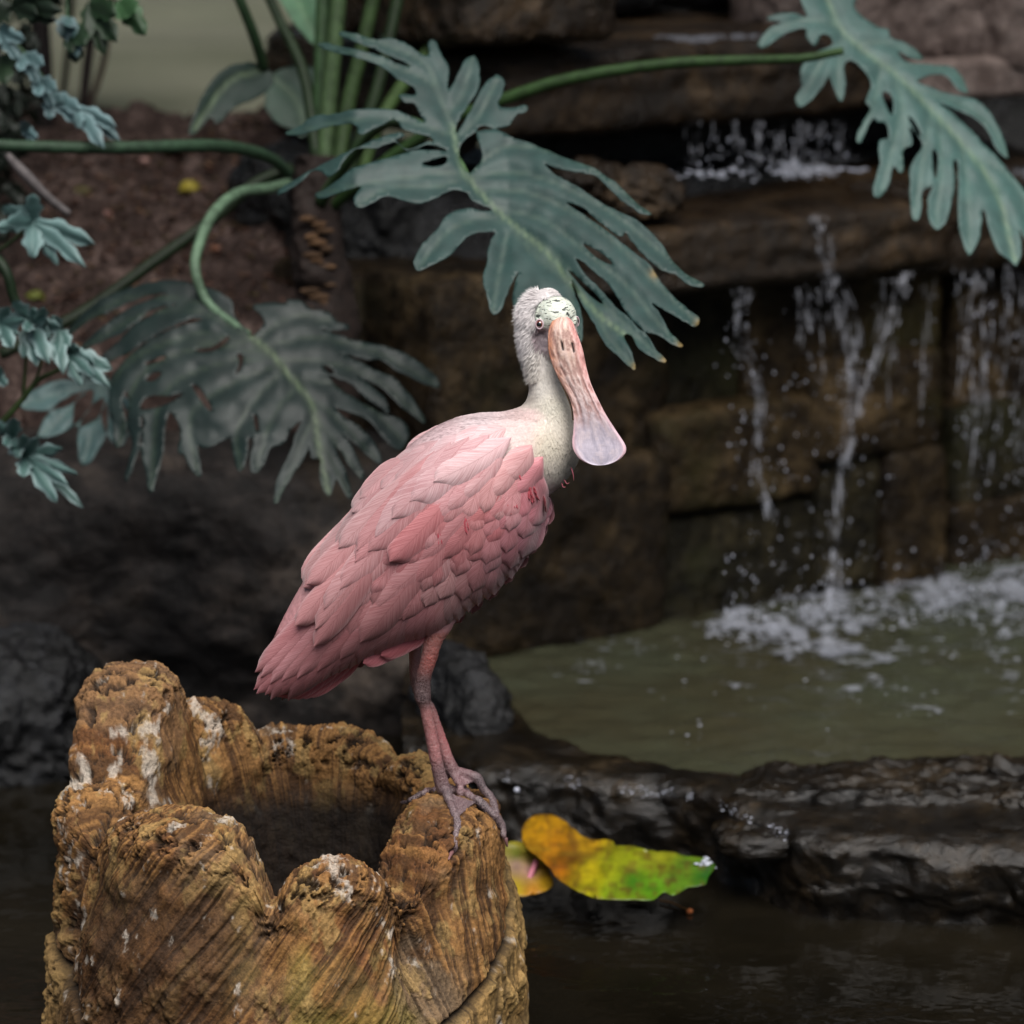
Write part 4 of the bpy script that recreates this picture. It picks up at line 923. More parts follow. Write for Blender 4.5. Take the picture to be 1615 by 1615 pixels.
# ------------------------------------------------------------------ plants
def leaf_surface(name, outline, veins, base_d, parent, col, holes=(), step=7, crump=.004, crf=46, label=None, org=(0, 0), sc=1., fold=.009, vein_col=(122, 142, 100), thick=.0007, seed=1, tips=None, mat='leaf', grow=0):
    "blade from its outline; veins are creased in; base_d(px, py) gives the distance of the blade"
    O = catmull(np.array(outline, float) / sc + org, 4, True)
    jit = np.stack([noise(np.stack([O[:, 0] / 7, O[:, 1] / 7, O[:, 0] * 0 + k], -1), seed) for k in (0, 5)], -1) * 1.2; O = O + jit
    if grow:
        T_ = np.roll(O, -2, 0) - np.roll(O, 2, 0); T_ /= np.linalg.norm(T_, axis=1)[:, None] + 1e-9; Nn = np.stack([T_[:, 1], -T_[:, 0]], -1); ar = np.sum(O[:, 0] * np.roll(O[:, 1], -1) - np.roll(O[:, 0], -1) * O[:, 1]); O = O + Nn * grow * np.sign(ar)
    Hs = [catmull(np.array(h, float) / sc + org, 3, True) for h in holes]
    pts = [tuple(p) for p in O]; faces_in = [list(range(len(O)))]; edges = [(i, (i + 1) % len(O)) for i in range(len(O))]
    for h in Hs:
        o = len(pts); pts += [tuple(p) for p in h]; edges += [(o + i, o + (i + 1) % len(h)) for i in range(len(h))]
    def inside(poly, X, Y):
        r = np.zeros(X.shape, bool); x, y = poly[:, 0], poly[:, 1]; j = len(poly) - 1
        for i in range(len(poly)):
            c = ((y[i] > Y) != (y[j] > Y)); 
            if abs(y[j] - y[i]) > 1e-9: r ^= c & (X < (x[j] - x[i]) * (Y - y[i]) / (y[j] - y[i]) + x[i])
            j = i
        return r
    gx, gy = np.meshgrid(np.arange(O[:, 0].min(), O[:, 0].max(), step), np.arange(O[:, 1].min(), O[:, 1].max(), step)); gx = gx + (np.arange(gx.shape[0])[:, None] % 2) * step / 2
    gx = gx.ravel(); gy = gy.ravel(); k = inside(O, gx, gy)
    pts += [(a, b) for a, b in zip(gx[k], gy[k])]
    res = geometry.delaunay_2d_cdt([Vector(p) for p in pts], edges, [], 0, 1e-4)
    V2 = np.array([v[:] for v in res[0]]); F = np.array([list(f) for f in res[2] if len(f) == 3])
    cen = V2[F].mean(1); ok = inside(O, cen[:, 0], cen[:, 1])
    for h in Hs: ok &= ~inside(h, cen[:, 0], cen[:, 1])
    F = F[ok]; used = np.unique(F); mp = -np.ones(len(V2), int); mp[used] = np.arange(len(used)); V2 = V2[used]; F = mp[F]
    X, Y = V2[:, 0], V2[:, 1]
    dv = np.full(len(X), 1e9); dm = np.full(len(X), 1e9)
    for vi, v in enumerate(veins):
        Q = catmull(np.array(v, float) / sc + org, 5)
        for a, b in zip(Q[:-1], Q[1:]):
            ab = b - a; t = np.clip(((V2 - a) @ ab) / (ab @ ab + 1e-9), 0, 1); dd = np.linalg.norm(V2 - a - t[:, None] * ab, axis=1); dv = np.minimum(dv, dd)
            if vi == 0: dm = np.minimum(dm, dd)
    nz = fbm(np.stack([X / crf, Y / crf, X * 0 + seed * 3.3], -1), 3, seed)
    d = np.array([base_d(a, b) for a, b in zip(X, Y)]) + crump * nz
    d = d - fold * (1 - np.exp(-(dv / 11) ** 1.5)) + fold * .3 * np.exp(-dm / 8)
    P = W(X, Y, d)
    C = np.broadcast_to(s2l(col), (len(X), 3)).copy(); C = C * (1 + .10 * fbm(np.stack([X / 20, Y / 20, X * 0], -1), 3, seed + 4))[:, None]
    vc = np.exp(-(dv / 3) ** 2) * .06 + np.exp(-(dm / 3.6) ** 2) * .26; C = C * (1 - vc)[:, None] + s2l(vein_col) * vc[:, None]
    if tips is not None:
        for (a, b) in tips:
            q = np.array([a, b]) / sc + org; w = np.exp(-(((X - q[0]) ** 2 + (Y - q[1]) ** 2) / 7 ** 2)); C = C * (1 - w)[:, None] + s2l((118, 98, 56)) * w[:, None]
    o = mesh_obj(name, P, F.tolist(), M[mat], parent, C)
    m = o.modifiers.new('thick', 'SOLIDIFY'); m.thickness = thick; m.offset = 0
    if label: o['label'] = label
    return o
phil = thing('split_leaf_philodendron', 'large philodendron with deep cut blue green leaves, green stalks and scarred trunk', 'philodendron', tuple(W(505, 560, 1.62)))
LC = (33, 57, 54)
# the jagged leaf just behind the head of the bird (traced in two enlarged crops)
def c1(l): return [(440 + a / 4.0375, 40 + b / 4.0375) for a, b in l]
def c2(l): return [(640 + a / 3.3646, 200 + b / 3.3646) for a, b in l]
A_up = c1([(1195, 930), (1150, 850), (1150, 790), (1175, 740), (1240, 690), (1340, 660), (1440, 650), (1480, 620), (1510, 570), (1560, 560), (1585, 520), (1560, 505), (1500, 525), (1420, 520), (1400, 490), (1425, 420), (1438, 370), (1420, 330), (1380, 320), (1330, 350), (1280, 420), (1220, 540), (1160, 640), (1128, 690),
     (1140, 620), (1195, 520), (1262, 430), (1280, 340), (1262, 215), (1230, 195), (1180, 230), (1130, 330), (1090, 400), (1075, 380), (1080, 300), (1070, 240), (1030, 180), (1000, 105), (965, 95), (950, 130), (960, 185), (920, 190), (870, 160), (800, 110), (700, 80), (620, 95), (520, 60), (400, 40), (380, 55), (450, 90), (560, 130), (680, 185), (780, 230), (835, 262),
     (780, 255), (700, 215), (600, 180), (400, 135), (300, 110), (250, 125), (330, 165), (450, 195), (600, 240), (700, 290), (750, 340), (840, 385), (870, 440), (800, 440), (760, 445), (790, 485), (860, 500), (900, 560), (925, 620),
     (860, 590), (750, 545), (640, 530), (500, 535), (350, 565), (230, 575), (150, 630), (50, 680), (60, 700), (160, 690), (300, 650), (430, 625), (495, 640), (500, 680), (530, 695), (620, 650), (720, 605), (765, 620), (790, 660), (880, 690), (960, 710), (985, 740), (940, 740), (850, 785), (800, 780), (745, 730), (800, 700), (760, 685),
     (650, 710), (540, 760), (400, 820), (230, 910), (100, 980), (0, 1050), (-5, 1080), (60, 1050), (150, 990), (220, 925), (280, 940), (310, 968), (370, 930), (430, 840), (500, 785), (620, 780), (740, 745), (820, 800), (940, 760), (1040, 780),
     (1060, 800), (900, 795), (700, 840), (500, 900), (420, 950), (300, 1040), (225, 1075), (270, 1105), (400, 1060), (520, 1030), (480, 1090), (490, 1150), (540, 1160), (620, 1120), (700, 1090), (870, 1135), (980, 1110), (1100, 1050), (1190, 1065)])
A_lo = c2([(345, 390), (400, 410), (455, 440), (400, 445), (340, 435), (260, 445), (200, 490), (160, 550), (90, 620), (45, 700), (50, 750), (75, 765), (150, 730), (240, 680), (300, 610), (350, 570), (420, 560), (472, 562),
     (445, 620), (430, 720), (410, 800), (430, 900), (450, 980), (480, 995), (510, 960), (550, 860), (598, 772), (580, 830), (565, 920), (590, 1010), (625, 1015), (660, 980), (700, 960), (760, 950), (820, 970), (870, 1030), (905, 1090), (928, 1140), (942, 1060), (930, 980), (895, 880), (880, 820),
     (940, 950), (1000, 1050), (1060, 1160), (1130, 1220), (1190, 1280), (1220, 1280), (1200, 1200), (1160, 1110), (1195, 1110), (1230, 1170), (1300, 1220), (1360, 1250), (1380, 1240), (1330, 1180), (1270, 1090), (1190, 1020), (1110, 950), (1030, 860), (940, 770), (905, 695),
     (1000, 770), (1080, 840), (1120, 900), (1180, 1000), (1250, 1080), (1350, 1110), (1420, 1160), (1465, 1165), (1455, 1140), (1400, 1090), (1355, 1000), (1305, 935), (1380, 980), (1470, 1030), (1530, 1060), (1560, 1020), (1500, 970), (1420, 900), (1340, 800), (1290, 730), (1190, 650), (1090, 570), (980, 490), (855, 405),
     (940, 430), (1020, 500), (1090, 555), (1145, 585), (1165, 565), (1210, 620), (1280, 700), (1345, 755), (1385, 770), (1430, 785), (1500, 840), (1570, 850), (1580, 830), (1500, 790), (1420, 720), (1370, 640), (1300, 560), (1220, 490), (1150, 460), (1050, 410), (960, 350), (880, 300), (800, 260), (735, 200),
     (800, 220), (900, 240), (1000, 260), (1060, 310), (1120, 370), (1200, 430), (1260, 465), (1300, 460), (1220, 400), (1130, 310), (1060, 260), (980, 210), (860, 170), (760, 130), (650, 80), (560, 55), (500, 20), (400, -5), (378, 40), (395, 110), (400, 175), (345, 238)])
vA = [c1([(1110, 640), (1130, 780), (1190, 950)]) + c2([(470, 430), (620, 560), (760, 680), (900, 860), (1040, 1010), (1200, 1130)]),
      c2([(345, 240), (430, 160), (560, 100), (760, 130), (980, 220), (1300, 460)]), c1([(1130, 780), (1040, 500), (940, 260), (700, 130), (400, 45)]), c1([(1130, 780), (1000, 400), (700, 250), (260, 125)]),
      c1([(1160, 700), (1280, 560), (1390, 350)]), c1([(1090, 560), (1180, 400), (1230, 210)]), c1([(1100, 700), (850, 620), (560, 590), (60, 690)]), c1([(1180, 930), (900, 960), (600, 1000), (240, 1080)]), c1([(1190, 960), (1000, 1030), (700, 1040), (500, 1140)]),
      c2([(360, 270), (560, 240), (800, 300), (1100, 460), (1300, 620), (1570, 840)]), c2([(400, 330), (650, 350), (900, 460), (1120, 620), (1380, 880), (1550, 1040)]), c2([(480, 430), (740, 500), (950, 660), (1180, 850), (1320, 1020), (1460, 1160)]),
      c2([(560, 520), (760, 650), (950, 850), (1120, 1010), (1370, 1245)]), c2([(620, 580), (800, 760), (960, 930), (1080, 1120), (1210, 1280)]), c2([(560, 540), (700, 700), (850, 830), (930, 1130)]), c2([(520, 500), (380, 490), (220, 560), (70, 740)]), c2([(540, 560), (510, 700), (460, 980)])]
def dA(x, y): return .74 - .00105 * (y - 290) - .00022 * abs(x - 800) + .00000045 * (x - 820) ** 2 + (.0007 * (560 - x) if x < 560 else 0)
leafA = leaf_surface('leaf', A_up + A_lo, vA, dA, phil, LC, holes=[c2([(940, 622), (985, 640), (1040, 672), (1085, 710), (1092, 732), (1040, 712), (985, 672)]), c1([(910, 880), (1000, 850), (1065, 835), (1060, 880), (980, 900)]), c2([(860, 760), (900, 790), (1000, 880), (1045, 935), (1020, 930), (950, 870)])],
    tips=c2([(1220, 1275), (1375, 1243), (1462, 1160), (1558, 1045), (1320, 780)]), seed=2, label='broad jagged leaf behind the head of the bird')
# the right-hand leaf
def c3(l): return [(1190 + a / 3.8, b / 3.8) for a, b in l]
Cl = c3([(300, -120), (262, -60), (285, 30), (315, 105), (230, 80), (90, 95), (85, 118), (160, 135), (90, 170), (20, 260), (50, 290), (110, 250), (190, 200), (300, 170), (312, 230), (360, 275), (400, 210), (450, 215), (465, 270), (380, 310), (290, 380), (272, 470), (285, 520), (242, 600), (285, 640), (370, 570), (430, 480), (450, 470), (498, 590), (525, 600), (545, 500), (540, 380), (600, 370), (650, 420), (700, 500),
    (668, 600), (690, 660), (640, 750), (608, 830), (640, 852), (700, 720), (740, 735), (785, 740), (805, 820), (745, 850), (750, 980), (708, 1150), (742, 1180), (800, 1120), (830, 1000), (868, 1035), (892, 1020), (892, 900), (945, 860), (930, 760), (990, 830), (1000, 890), (940, 980), (930, 1100), (942, 1280), (970, 1322), (1000, 1260), (1010, 1150), (1065, 1120), (1040, 1200), (1050, 1330), (1090, 1375), (1140, 1340), (1185, 1200), (1200, 1080), (1190, 980), (1215, 965),
    (1222, 1100), (1222, 1350), (1270, 1510), (1300, 1520), (1350, 1420), (1370, 1250), (1400, 1350), (1450, 1490), (1530, 1560), (1575, 1590), (1600, 1500), (1590, 1380), (1620, 1430), (1700, 1500), (1720, 1400), (1680, 1250), (1600, 1120), (1530, 1040), (1450, 940), (1360, 850), (1280, 765), (1200, 690), (1110, 615),
    (1200, 655), (1300, 695), (1380, 760), (1430, 850), (1470, 920), (1520, 945), (1500, 850), (1450, 740), (1385, 645), (1300, 590), (1150, 555), (1030, 515), (975, 485), (1080, 445), (1150, 455), (1210, 530), (1280, 560), (1240, 460), (1180, 400), (1050, 388), (960, 378), (900, 365), (862, 312), (930, 345), (1010, 362), (980, 310), (900, 258), (820, 225), (800, 180), (740, 160), (660, 110), (600, 40), (620, -60), (500, -140)])
vC = [c3([(420, -60), (500, 150), (650, 300), (850, 450), (1050, 650), (1250, 870), (1450, 1150), (1560, 1560)]), c3([(500, 150), (300, 120), (90, 200), (40, 280)]), c3([(520, 240), (400, 380), (260, 620)]), c3([(540, 270), (500, 400), (510, 590)]), c3([(760, 400), (720, 600), (620, 840)]), c3([(850, 480), (870, 700), (760, 1160)]), c3([(850, 480), (900, 700), (880, 1020)]),
      c3([(1060, 680), (1020, 900), (960, 1310)]), c3([(1100, 720), (1120, 1000), (1090, 1360)]), c3([(1240, 880), (1280, 1150), (1290, 1510)]), c3([(800, 400), (1000, 400), (1200, 440), (1270, 550)]), c3([(960, 540), (1200, 610), (1400, 740), (1510, 930)]), c3([(1300, 920), (1560, 1100), (1700, 1480)]), c3([(600, 260), (800, 260), (1000, 350)])]
def dC(x, y): return 1.30 - .0010 * (y - 200) + .0004 * (x - 1400) + .0000012 * (x - (1310 + y * .75)) ** 2
leaf_surface('leaf', Cl, vC, dC, phil, (56, 84, 80), holes=[c3([(765, 560), (800, 555), (830, 600), (825, 690), (790, 640)]), c3([(1065, 900), (1100, 930), (1090, 1060), (1075, 1040)]), c3([(920, 700), (960, 730), (1000, 810), (970, 800)])], seed=5, crump=.005, fold=.010, label='long bluish leaf hanging over the cascade at the upper right')
# the big drooping leaf at the left (two crops with the same scale)
def c4(l): return [(60 + a / 4.364, 430 + b / 4.364) for a, b in l]
def c5(l): return [(360 + a / 4.364, 430 + b / 4.364) for a, b in l]
Bl = c4([(1465, 442), (1400, 370), (1340, 290), (1325, 200), (1230, 140), (1100, 90), (900, 62), (700, 95), (560, 140), (430, 200), (320, 290), (230, 380), (150, 470), (200, 440), (300, 360), (380, 300), (470, 270), (560, 225), (700, 165), (800, 135), (900, 145), (850, 170), (760, 200), (660, 240), (560, 300), (440, 390), (340, 480), (280, 540), (360, 500), (470, 450), (560, 410), (650, 350), (750, 265), (850, 225), (955, 212),
    (880, 250), (780, 300), (690, 350), (620, 420), (540, 500), (440, 590), (400, 650), (500, 600), (620, 540), (720, 475), (830, 405), (950, 350), (1060, 305), (1150, 330), (1020, 365), (900, 405), (780, 470), (660, 560), (560, 660), (500, 780), (500, 900), (520, 1050), (545, 1200), (600, 1080), (570, 880), (610, 800),
    (640, 900), (620, 1040), (660, 1180), (600, 1430), (650, 1320), (700, 1150), (700, 980), (740, 1020), (710, 1180), (750, 1360), (775, 1510), (800, 1420), (850, 1240), (870, 1040), (900, 950), (960, 1000), (990, 1120), (970, 1230), (1010, 1250), (1050, 1330), (1110, 1400), (1100, 1280), (1090, 1180), (1140, 1200), (1250, 1160), (1330, 1130), (1350, 1250), (1390, 1360), (1430, 1260), (1440, 1140)]) + \
    c5([(180, 1150), (165, 1260), (170, 1365), (240, 1320), (280, 1200), (370, 1170), (430, 1060), (520, 1010), (470, 1120), (430, 1250), (350, 1420), (322, 1590), (370, 1500), (440, 1380), (520, 1260), (560, 1180), (580, 1270), (640, 1280), (640, 1420), (690, 1530), (720, 1440), (760, 1420), (830, 1545), (830, 1460), (790, 1350), (740, 1240), (750, 1180),
        (820, 1290), (930, 1420), (900, 1320), (840, 1200), (790, 1110), (870, 1160), (960, 1240), (1040, 1310), (1030, 1230), (960, 1130), (880, 1060), (780, 990), (720, 920), (830, 950), (960, 1000), (1020, 1060), (1090, 1150), (1180, 1210), (1235, 1110), (1180, 1020), (1060, 980), (940, 920), (840, 860), (740, 790),
        (680, 700), (760, 720), (850, 760), (960, 860), (1050, 920), (1100, 960), (1060, 860), (980, 790), (880, 700), (980, 740), (1080, 800), (1180, 900), (1260, 960), (1350, 1030), (1300, 930), (1200, 800), (1130, 730), (1020, 690), (900, 620), (760, 560), (860, 560), (960, 590), (1060, 590), (1140, 650), (1240, 700), (1340, 750), (1445, 780), (1400, 700), (1300, 620), (1200, 560), (1080, 520), (940, 490), (820, 460),
        (700, 420), (640, 390), (720, 390), (830, 375), (740, 340), (680, 280), (560, 260), (500, 205), (420, 195), (400, 225), (320, 215), (180, 235), (240, 300), (260, 350), (215, 410)])
vB = [c5([(155, 440), (300, 560), (430, 720), (540, 850), (600, 1000), (620, 1180), (690, 1520)]), c4([(1465, 450), (1250, 250), (950, 180), (600, 180), (200, 420)]), c4([(1480, 470), (1100, 260), (700, 300), (300, 530)]), c4([(1500, 500), (1100, 420), (800, 520), (420, 640)]), c4([(1560, 540), (1100, 520), (700, 720), (560, 1180)]), c4([(1600, 580), (1200, 640), (850, 860), (780, 1500)]),
      c4([(1640, 640), (1300, 780), (1050, 1000), (1100, 1390)]), c5([(380, 680), (200, 850), (60, 1100), (90, 1350)]), c5([(480, 780), (300, 1000), (200, 1340)]), c5([(590, 980), (480, 1250), (330, 1580)]), c5([(200, 450), (450, 300), (700, 330)]), c5([(260, 500), (600, 450), (1000, 540), (1440, 775)]), c5([(350, 600), (700, 620), (1050, 760), (1340, 1020)]),
      c5([(440, 730), (700, 760), (950, 900), (1200, 1150)]), c5([(540, 850), (700, 960), (880, 1140), (1030, 1290)]), c5([(590, 960), (700, 1120), (910, 1400)]), c5([(615, 1100), (720, 1300), (830, 1530)]), c4([(1560, 560), (1000, 460), (650, 600), (500, 760)])]
def dB(x, y): return 1.12 - .0011 * (y - 540) + .0000014 * (x - 440) ** 2 + .0003 * max(0, y - 640)
leaf_surface('leaf', Bl, vB, dB, phil, (14, 30, 28), holes=[c4([(740, 740), (790, 690), (850, 690), (800, 745)]), c4([(740, 620), (860, 575), (870, 595), (770, 632)]), c4([(1080, 530), (1200, 510), (1300, 440), (1310, 465), (1230, 530), (1130, 548)]), c4([(1060, 780), (1110, 790), (1190, 920), (1180, 950), (1120, 880)]), c4([(700, 930), (760, 850), (900, 850), (1000, 830), (900, 900), (760, 940)]), c4([(1370, 560), (1410, 570), (1400, 650), (1360, 700), (1385, 620)]),
      c5([(175, 985), (200, 990), (212, 1080), (190, 1090)]), c5([(650, 640), (700, 650), (730, 690), (690, 690)])], seed=8, crump=.008, crf=50, fold=.0055, grow=2.6, label='large drooping dark leaf behind the back of the bird')
# pale leaf hanging behind it at the far left
def lobed(name, base_pt, lobes, dfn, par, col, seed, label=None, wf_=.5):
    "simple hand-shaped leaf: lobes are tip points"
    B = np.array(base_pt, float); out = []; L = sorted(lobes, key=lambda l: math.atan2(l[1] - B[1], l[0] - B[0])); vs = []
    for i, (tx, ty) in enumerate(L):
        w = 44; t = np.array([tx, ty], float); d = t - B; ln = np.linalg.norm(d); d /= ln; s = np.array([-d[1], d[0]])
        out += [tuple(B + d * ln * .30 - s * w * .28), tuple(B + d * ln * .55 - s * w * .5), tuple(B + d * ln * .82 - s * w * .36), tuple(t), tuple(B + d * ln * .82 + s * w * .36), tuple(B + d * ln * .55 + s * w * .5), tuple(B + d * ln * .30 + s * w * .28)]
        vs.append([tuple(B), tuple(B + d * ln * .5), tuple(t)])
    return leaf_surface(name, out, vs, dfn, par, col, seed=seed, label=label, step=7, crump=.006, crf=22)
lobed('leaf', (170, 600), [(60, 690), (30, 640), (118, 672), (130, 735), (190, 705), (215, 690), (100, 560)], lambda x, y: 1.35 - .0008 * (y - 600), phil, (62, 86, 86), 11, 'pale blurred leaf behind the left lobes of the drooping leaf')
# leaves on the crown of the plant
leaf_surface('leaf', [(418, 104), (392, 98), (355, 108), (330, 132), (312, 165), (298, 208), (308, 210), (332, 186), (344, 196), (372, 168), (410, 152), (432, 128)], [[(415, 110), (360, 130), (305, 205)]], lambda x, y: 1.75 - .0006 * (414 - x) - .0009 * (y - 110), phil, (30, 46, 40), seed=12, label= 'dark leaf folded downward with brown torn edge')
leaf_surface('leaf', [(428, 118), (470, 104), (510, 112), (532, 150), (515, 185), (478, 216), (462, 205), (440, 196), (418, 168)], [[(430, 122), (470, 160), (480, 210)]], lambda x, y: 1.95 - .0009 * (y - 120), phil, (76, 96, 84), seed=13)
leaf_surface('leaf', [(400, -60), (440, 0), (470, 45), (500, 70), (520, 20), (525, -60)], [[(500, 60), (470, 0), (450, -50)]], lambda x, y: 1.9 - .001 * (y - 20), phil, (92, 130, 100), seed=14, label='light green leaf at the top edge above the stalks')
leaf_surface('leaf', [(610, -60), (590, 0), (600, 60), (640, 95), (690, 60), (735, 20), (720, -60)], [[(640, 90), (660, 20), (670, -50)]], lambda x, y: 2.05 - .001 * (y - 20), phil, (20, 40, 26), seed=15, label='dark green leaf in shade at the top edge right of the stalks')
def stems(name, pts, col, par, sub=8, shade=.0, nr=12, label=None, mat='stem'):
    V, F = px_tube(pts, nr=nr, sub=sub); c = s2l(col) * .72 * (1 + .15 * noise(V * 60, 4))[:, None]; o = mesh_obj(name, V, F, M[mat], par, c)
    if label: o['label'] = label
    return o
stems('leaf_stalk', [(455, 275, 1.62, 9), (430, 252, 1.55, 9), (385, 236, 1.45, 10), (320, 230, 1.35, 10.5), (200, 233, 1.25, 10), (80, 232, 1.2, 9.5), (-60, 226, 1.15, 9)], (52, 76, 56), phil)
stems('leaf_stalk', [(455, 290, 1.60, 9), (420, 298, 1.5, 9), (375, 305, 1.4, 9), (338, 335, 1.32, 9), (316, 380, 1.26, 8.5), (308, 425, 1.22, 8), (330, 480, 1.20, 7), (392, 528, 1.14, 6)], (96, 122, 98), phil, label='light green arched stalk of the drooping leaf')
stems('leaf_stalk', [(460, 265, 1.64, 9), (400, 292, 1.6, 10), (330, 350, 1.55, 10), (240, 415, 1.5, 10), (150, 480, 1.45, 10), (90, 515, 1.42, 10), (0, 560, 1.4, 9)], (30, 44, 24), phil)
stems('leaf_stalk', [(520, 330, 1.62, 9), (600, 260, 1.55, 9), (700, 195, 1.5, 9), (800, 155, 1.45, 10), (900, 124, 1.42, 9.5), (1050, 101, 1.38, 9), (1180, 95, 1.34, 8), (1265, 92, 1.31, 7), (1330, 80, 1.30, 6)], (50, 76, 38), phil, label='long stalk running right to the leaf over the cascade')
stems('leaf_stalk', [(505, 320, 1.60, 10), (545, 260, 1.5, 9), (600, 200, 1.35, 8), (660, 195, 1.05, 7.5), (715, 245, .82, 6.5), (737, 277, .765, 5)], (70, 100, 62), phil, label='stalk of the jagged leaf')
for (pts, c) in (([(512, 300, 1.66, 14), (518, 170, 1.7, 14), (528, 60, 1.72, 13), (540, -60, 1.75, 12)], (80, 104, 68)), ([(530, 300, 1.62, 12), (548, 170, 1.66, 12), (575, 60, 1.68, 11), (600, -60, 1.7, 11)], (60, 82, 46)), ([(500, 300, 1.7, 12), (505, 180, 1.72, 12), (508, 60, 1.75, 12), (512, -60, 1.8, 12)], (66, 94, 60)),
                 ([(545, 290, 1.6, 11), (575, 200, 1.62, 11), (600, 120, 1.64, 10), (640, -60, 1.7, 10)], (36, 54, 28)), ([(560, 300, 1.75, 10), (600, 190, 1.8, 10), (660, 100, 1.9, 10), (745, -5, 2.0, 9), (780, -50, 2.05, 9)], (84, 112, 62)),
                 ([(500, 250, 1.68, 10), (480, 120, 1.75, 9), (440, 30, 1.8, 8), (400, -60, 1.85, 8)], (40, 58, 34)), ([(416, 108, 1.75, 8), (402, 60, 1.72, 8.5), (378, 0, 1.7, 8), (350, -60, 1.7, 8)], (42, 66, 40))):
    stems('leaf_stalk', pts, c, phil)
# scarred trunk
Q = catmull([(505, 250, 1.66, 46), (500, 330, 1.64, 44), (505, 420, 1.62, 46), (515, 520, 1.62, 52), (520, 620, 1.64, 58)], 20); V, F = tube(W(Q[:, 0], Q[:, 1], Q[:, 2]), Q[:, 3] * .00105, 72)
V = V + (.008 * fbm(V * 30, 4, 90))[:, None] * [1, 1, 0]; tc = s2l((34, 24, 20)) + 0 * V
trunk = mesh_obj('trunk', V, F, M['bark'], phil, tc)
sc_ = Mesh()
for k in range(16):
    cx = 488 + 26 * ((k * 7) % 3) / 2 + G(-5, 5); cy = 345 + k * 9.5; P0 = W(cx, cy, 1.575)
    SVs = SV * [.013 * G(.8, 1.3), .005, .006 * G(.7, 1.2)]; SVs = SVs * (1 + .18 * fbm(SV * 2.2 + k, 3, k))[:, None]; sc_.add(SVs + P0, SF, s2l((96, 70, 46)) * G(.35, 1.0))
sc_.build('leaf_scars', M['bark'], trunk)

# variegated shrubs at the left
def blade(mb, b, t, w, d0, d1, col, edge, cup=.004, sag=.1, seed=0):
    nu, nv = 7, 12; U, Vv = np.meshgrid(np.linspace(-1, 1, nu), np.linspace(0, 1, nv), indexing='ij'); b = np.array(b, float); t = np.array(t, float); ax = t - b; L = np.linalg.norm(ax); ax /= L; s = np.array([-ax[1], ax[0]])
    ww = w / 2 * np.sin(np.pi * np.clip(Vv * .94 + .06, 0, 1)) ** .7 * (1 + .22 * np.sin(Vv * 17 + seed) * np.abs(U)); q = b + ax * (Vv * L)[..., None] + s * (U * ww)[..., None]; q[..., 1] += sag * L * Vv ** 2
    d = d0 + (d1 - d0) * Vv + cup * np.abs(U) * w / 30 + .004 * noise(np.stack([Vv * 3, U * 2, U * 0 + seed], -1), 3)
    c = s2l(col) * (1 - sstep(.45, .9, np.abs(U)))[..., None] + s2l(edge) * sstep(.45, .9, np.abs(U))[..., None]
    mb.add(W(q[..., 0], q[..., 1], d), grid_faces(nu, nv), c.reshape(-1, 3))
def shrub_leaf(par, ctr, blades, d, col=(64, 92, 88), edge=(128, 150, 150)):
    mb = Mesh()
    for i, (tx, ty, w) in enumerate(blades): blade(mb, ctr, (tx, ty), w, d, d - .03 - .02 * (i % 3), col, edge, seed=i)
    o = mb.build('leaf', M['leaf'], par); return o
sh = thing('variegated_shrub', 'small shrub with crinkled white edged leaves at the left edge, middle height', 'shrub', tuple(W(-20, 760, .95)))
D = .95
stems('stem', [(-60, 720, D, 5), (0, 668, D, 5), (30, 636, D, 4.5), (60, 600, D, 4), (95, 582, D, 3), (118, 560, D, 3)], (54, 72, 34), sh)
stems('stem', [(36, 632, D, 3), (42, 560, D, 2.5), (50, 520, D, 2.5)], (54, 72, 34), sh); stems('stem', [(38, 630, D, 3), (60, 590, D, 2.5), (66, 560, D, 2)], (54, 72, 34), sh)
stems('stem', [(-40, 380, D + .05, 8), (5, 420, D, 8), (22, 470, D, 8), (34, 500, D, 6)], (26, 44, 24), sh)
for ctr, bl_ in (((48, 505), [(36, 560), (58, 572), (78, 568), (80, 530), (75, 500), (40, 520), (20, 470)]), ((60, 515), [(75, 520), (95, 512), (70, 480), (50, 480)]), ((92, 520), [(82, 495), (88, 570), (100, 585), (110, 545)]),
                 ((106, 556), [(125, 545), (150, 570), (175, 604), (165, 600), (128, 604), (150, 590), (178, 575)]), ((0, 510), [(30, 525), (20, 545), (-20, 540), (15, 480), (40, 500)]), ((-10, 590), [(12, 605), (5, 580), (-20, 620)]),
                 ((40, 720), [(10, 690), (36, 680), (60, 685), (100, 700), (125, 740), (90, 785), (132, 790), (36, 750), (110, 760)]), ((20, 690), [(-10, 660), (22, 655), (5, 700), (30, 720)])):
    shrub_leaf(sh, ctr, [(a, b, G(17, 28)) for a, b in bl_], D - .02)
sh2 = thing('palmate_shrub', 'star shaped dusty blue green leaf on a stalk before the left soil', 'shrub', tuple(W(0, 480, 1.1)))
shrub_leaf(sh2, (52, 350), [(52, 300, 30), (150, 375, 30), (136, 412, 24), (92, 412, 22), (52, 402, 32), (10, 345, 32), (2, 320, 26), (-10, 355, 24)], 1.1, (72, 100, 98), (112, 138, 138))
stems('stem', [(12, 245, 1.12, 6), (40, 275, 1.1, 9), (75, 310, 1.1, 7), (110, 338, 1.1, 6)], (98, 92, 92), sh2); stems('stem', [(52, 350, 1.12, 3), (20, 380, 1.15, 3), (-40, 420, 1.2, 3)], (50, 66, 40), sh2)
sh3 = thing('twisted_leaf_shrub', 'shrub with twisted silvery leaves at the upper left corner', 'shrub', tuple(W(-40, 330, 1.25)))
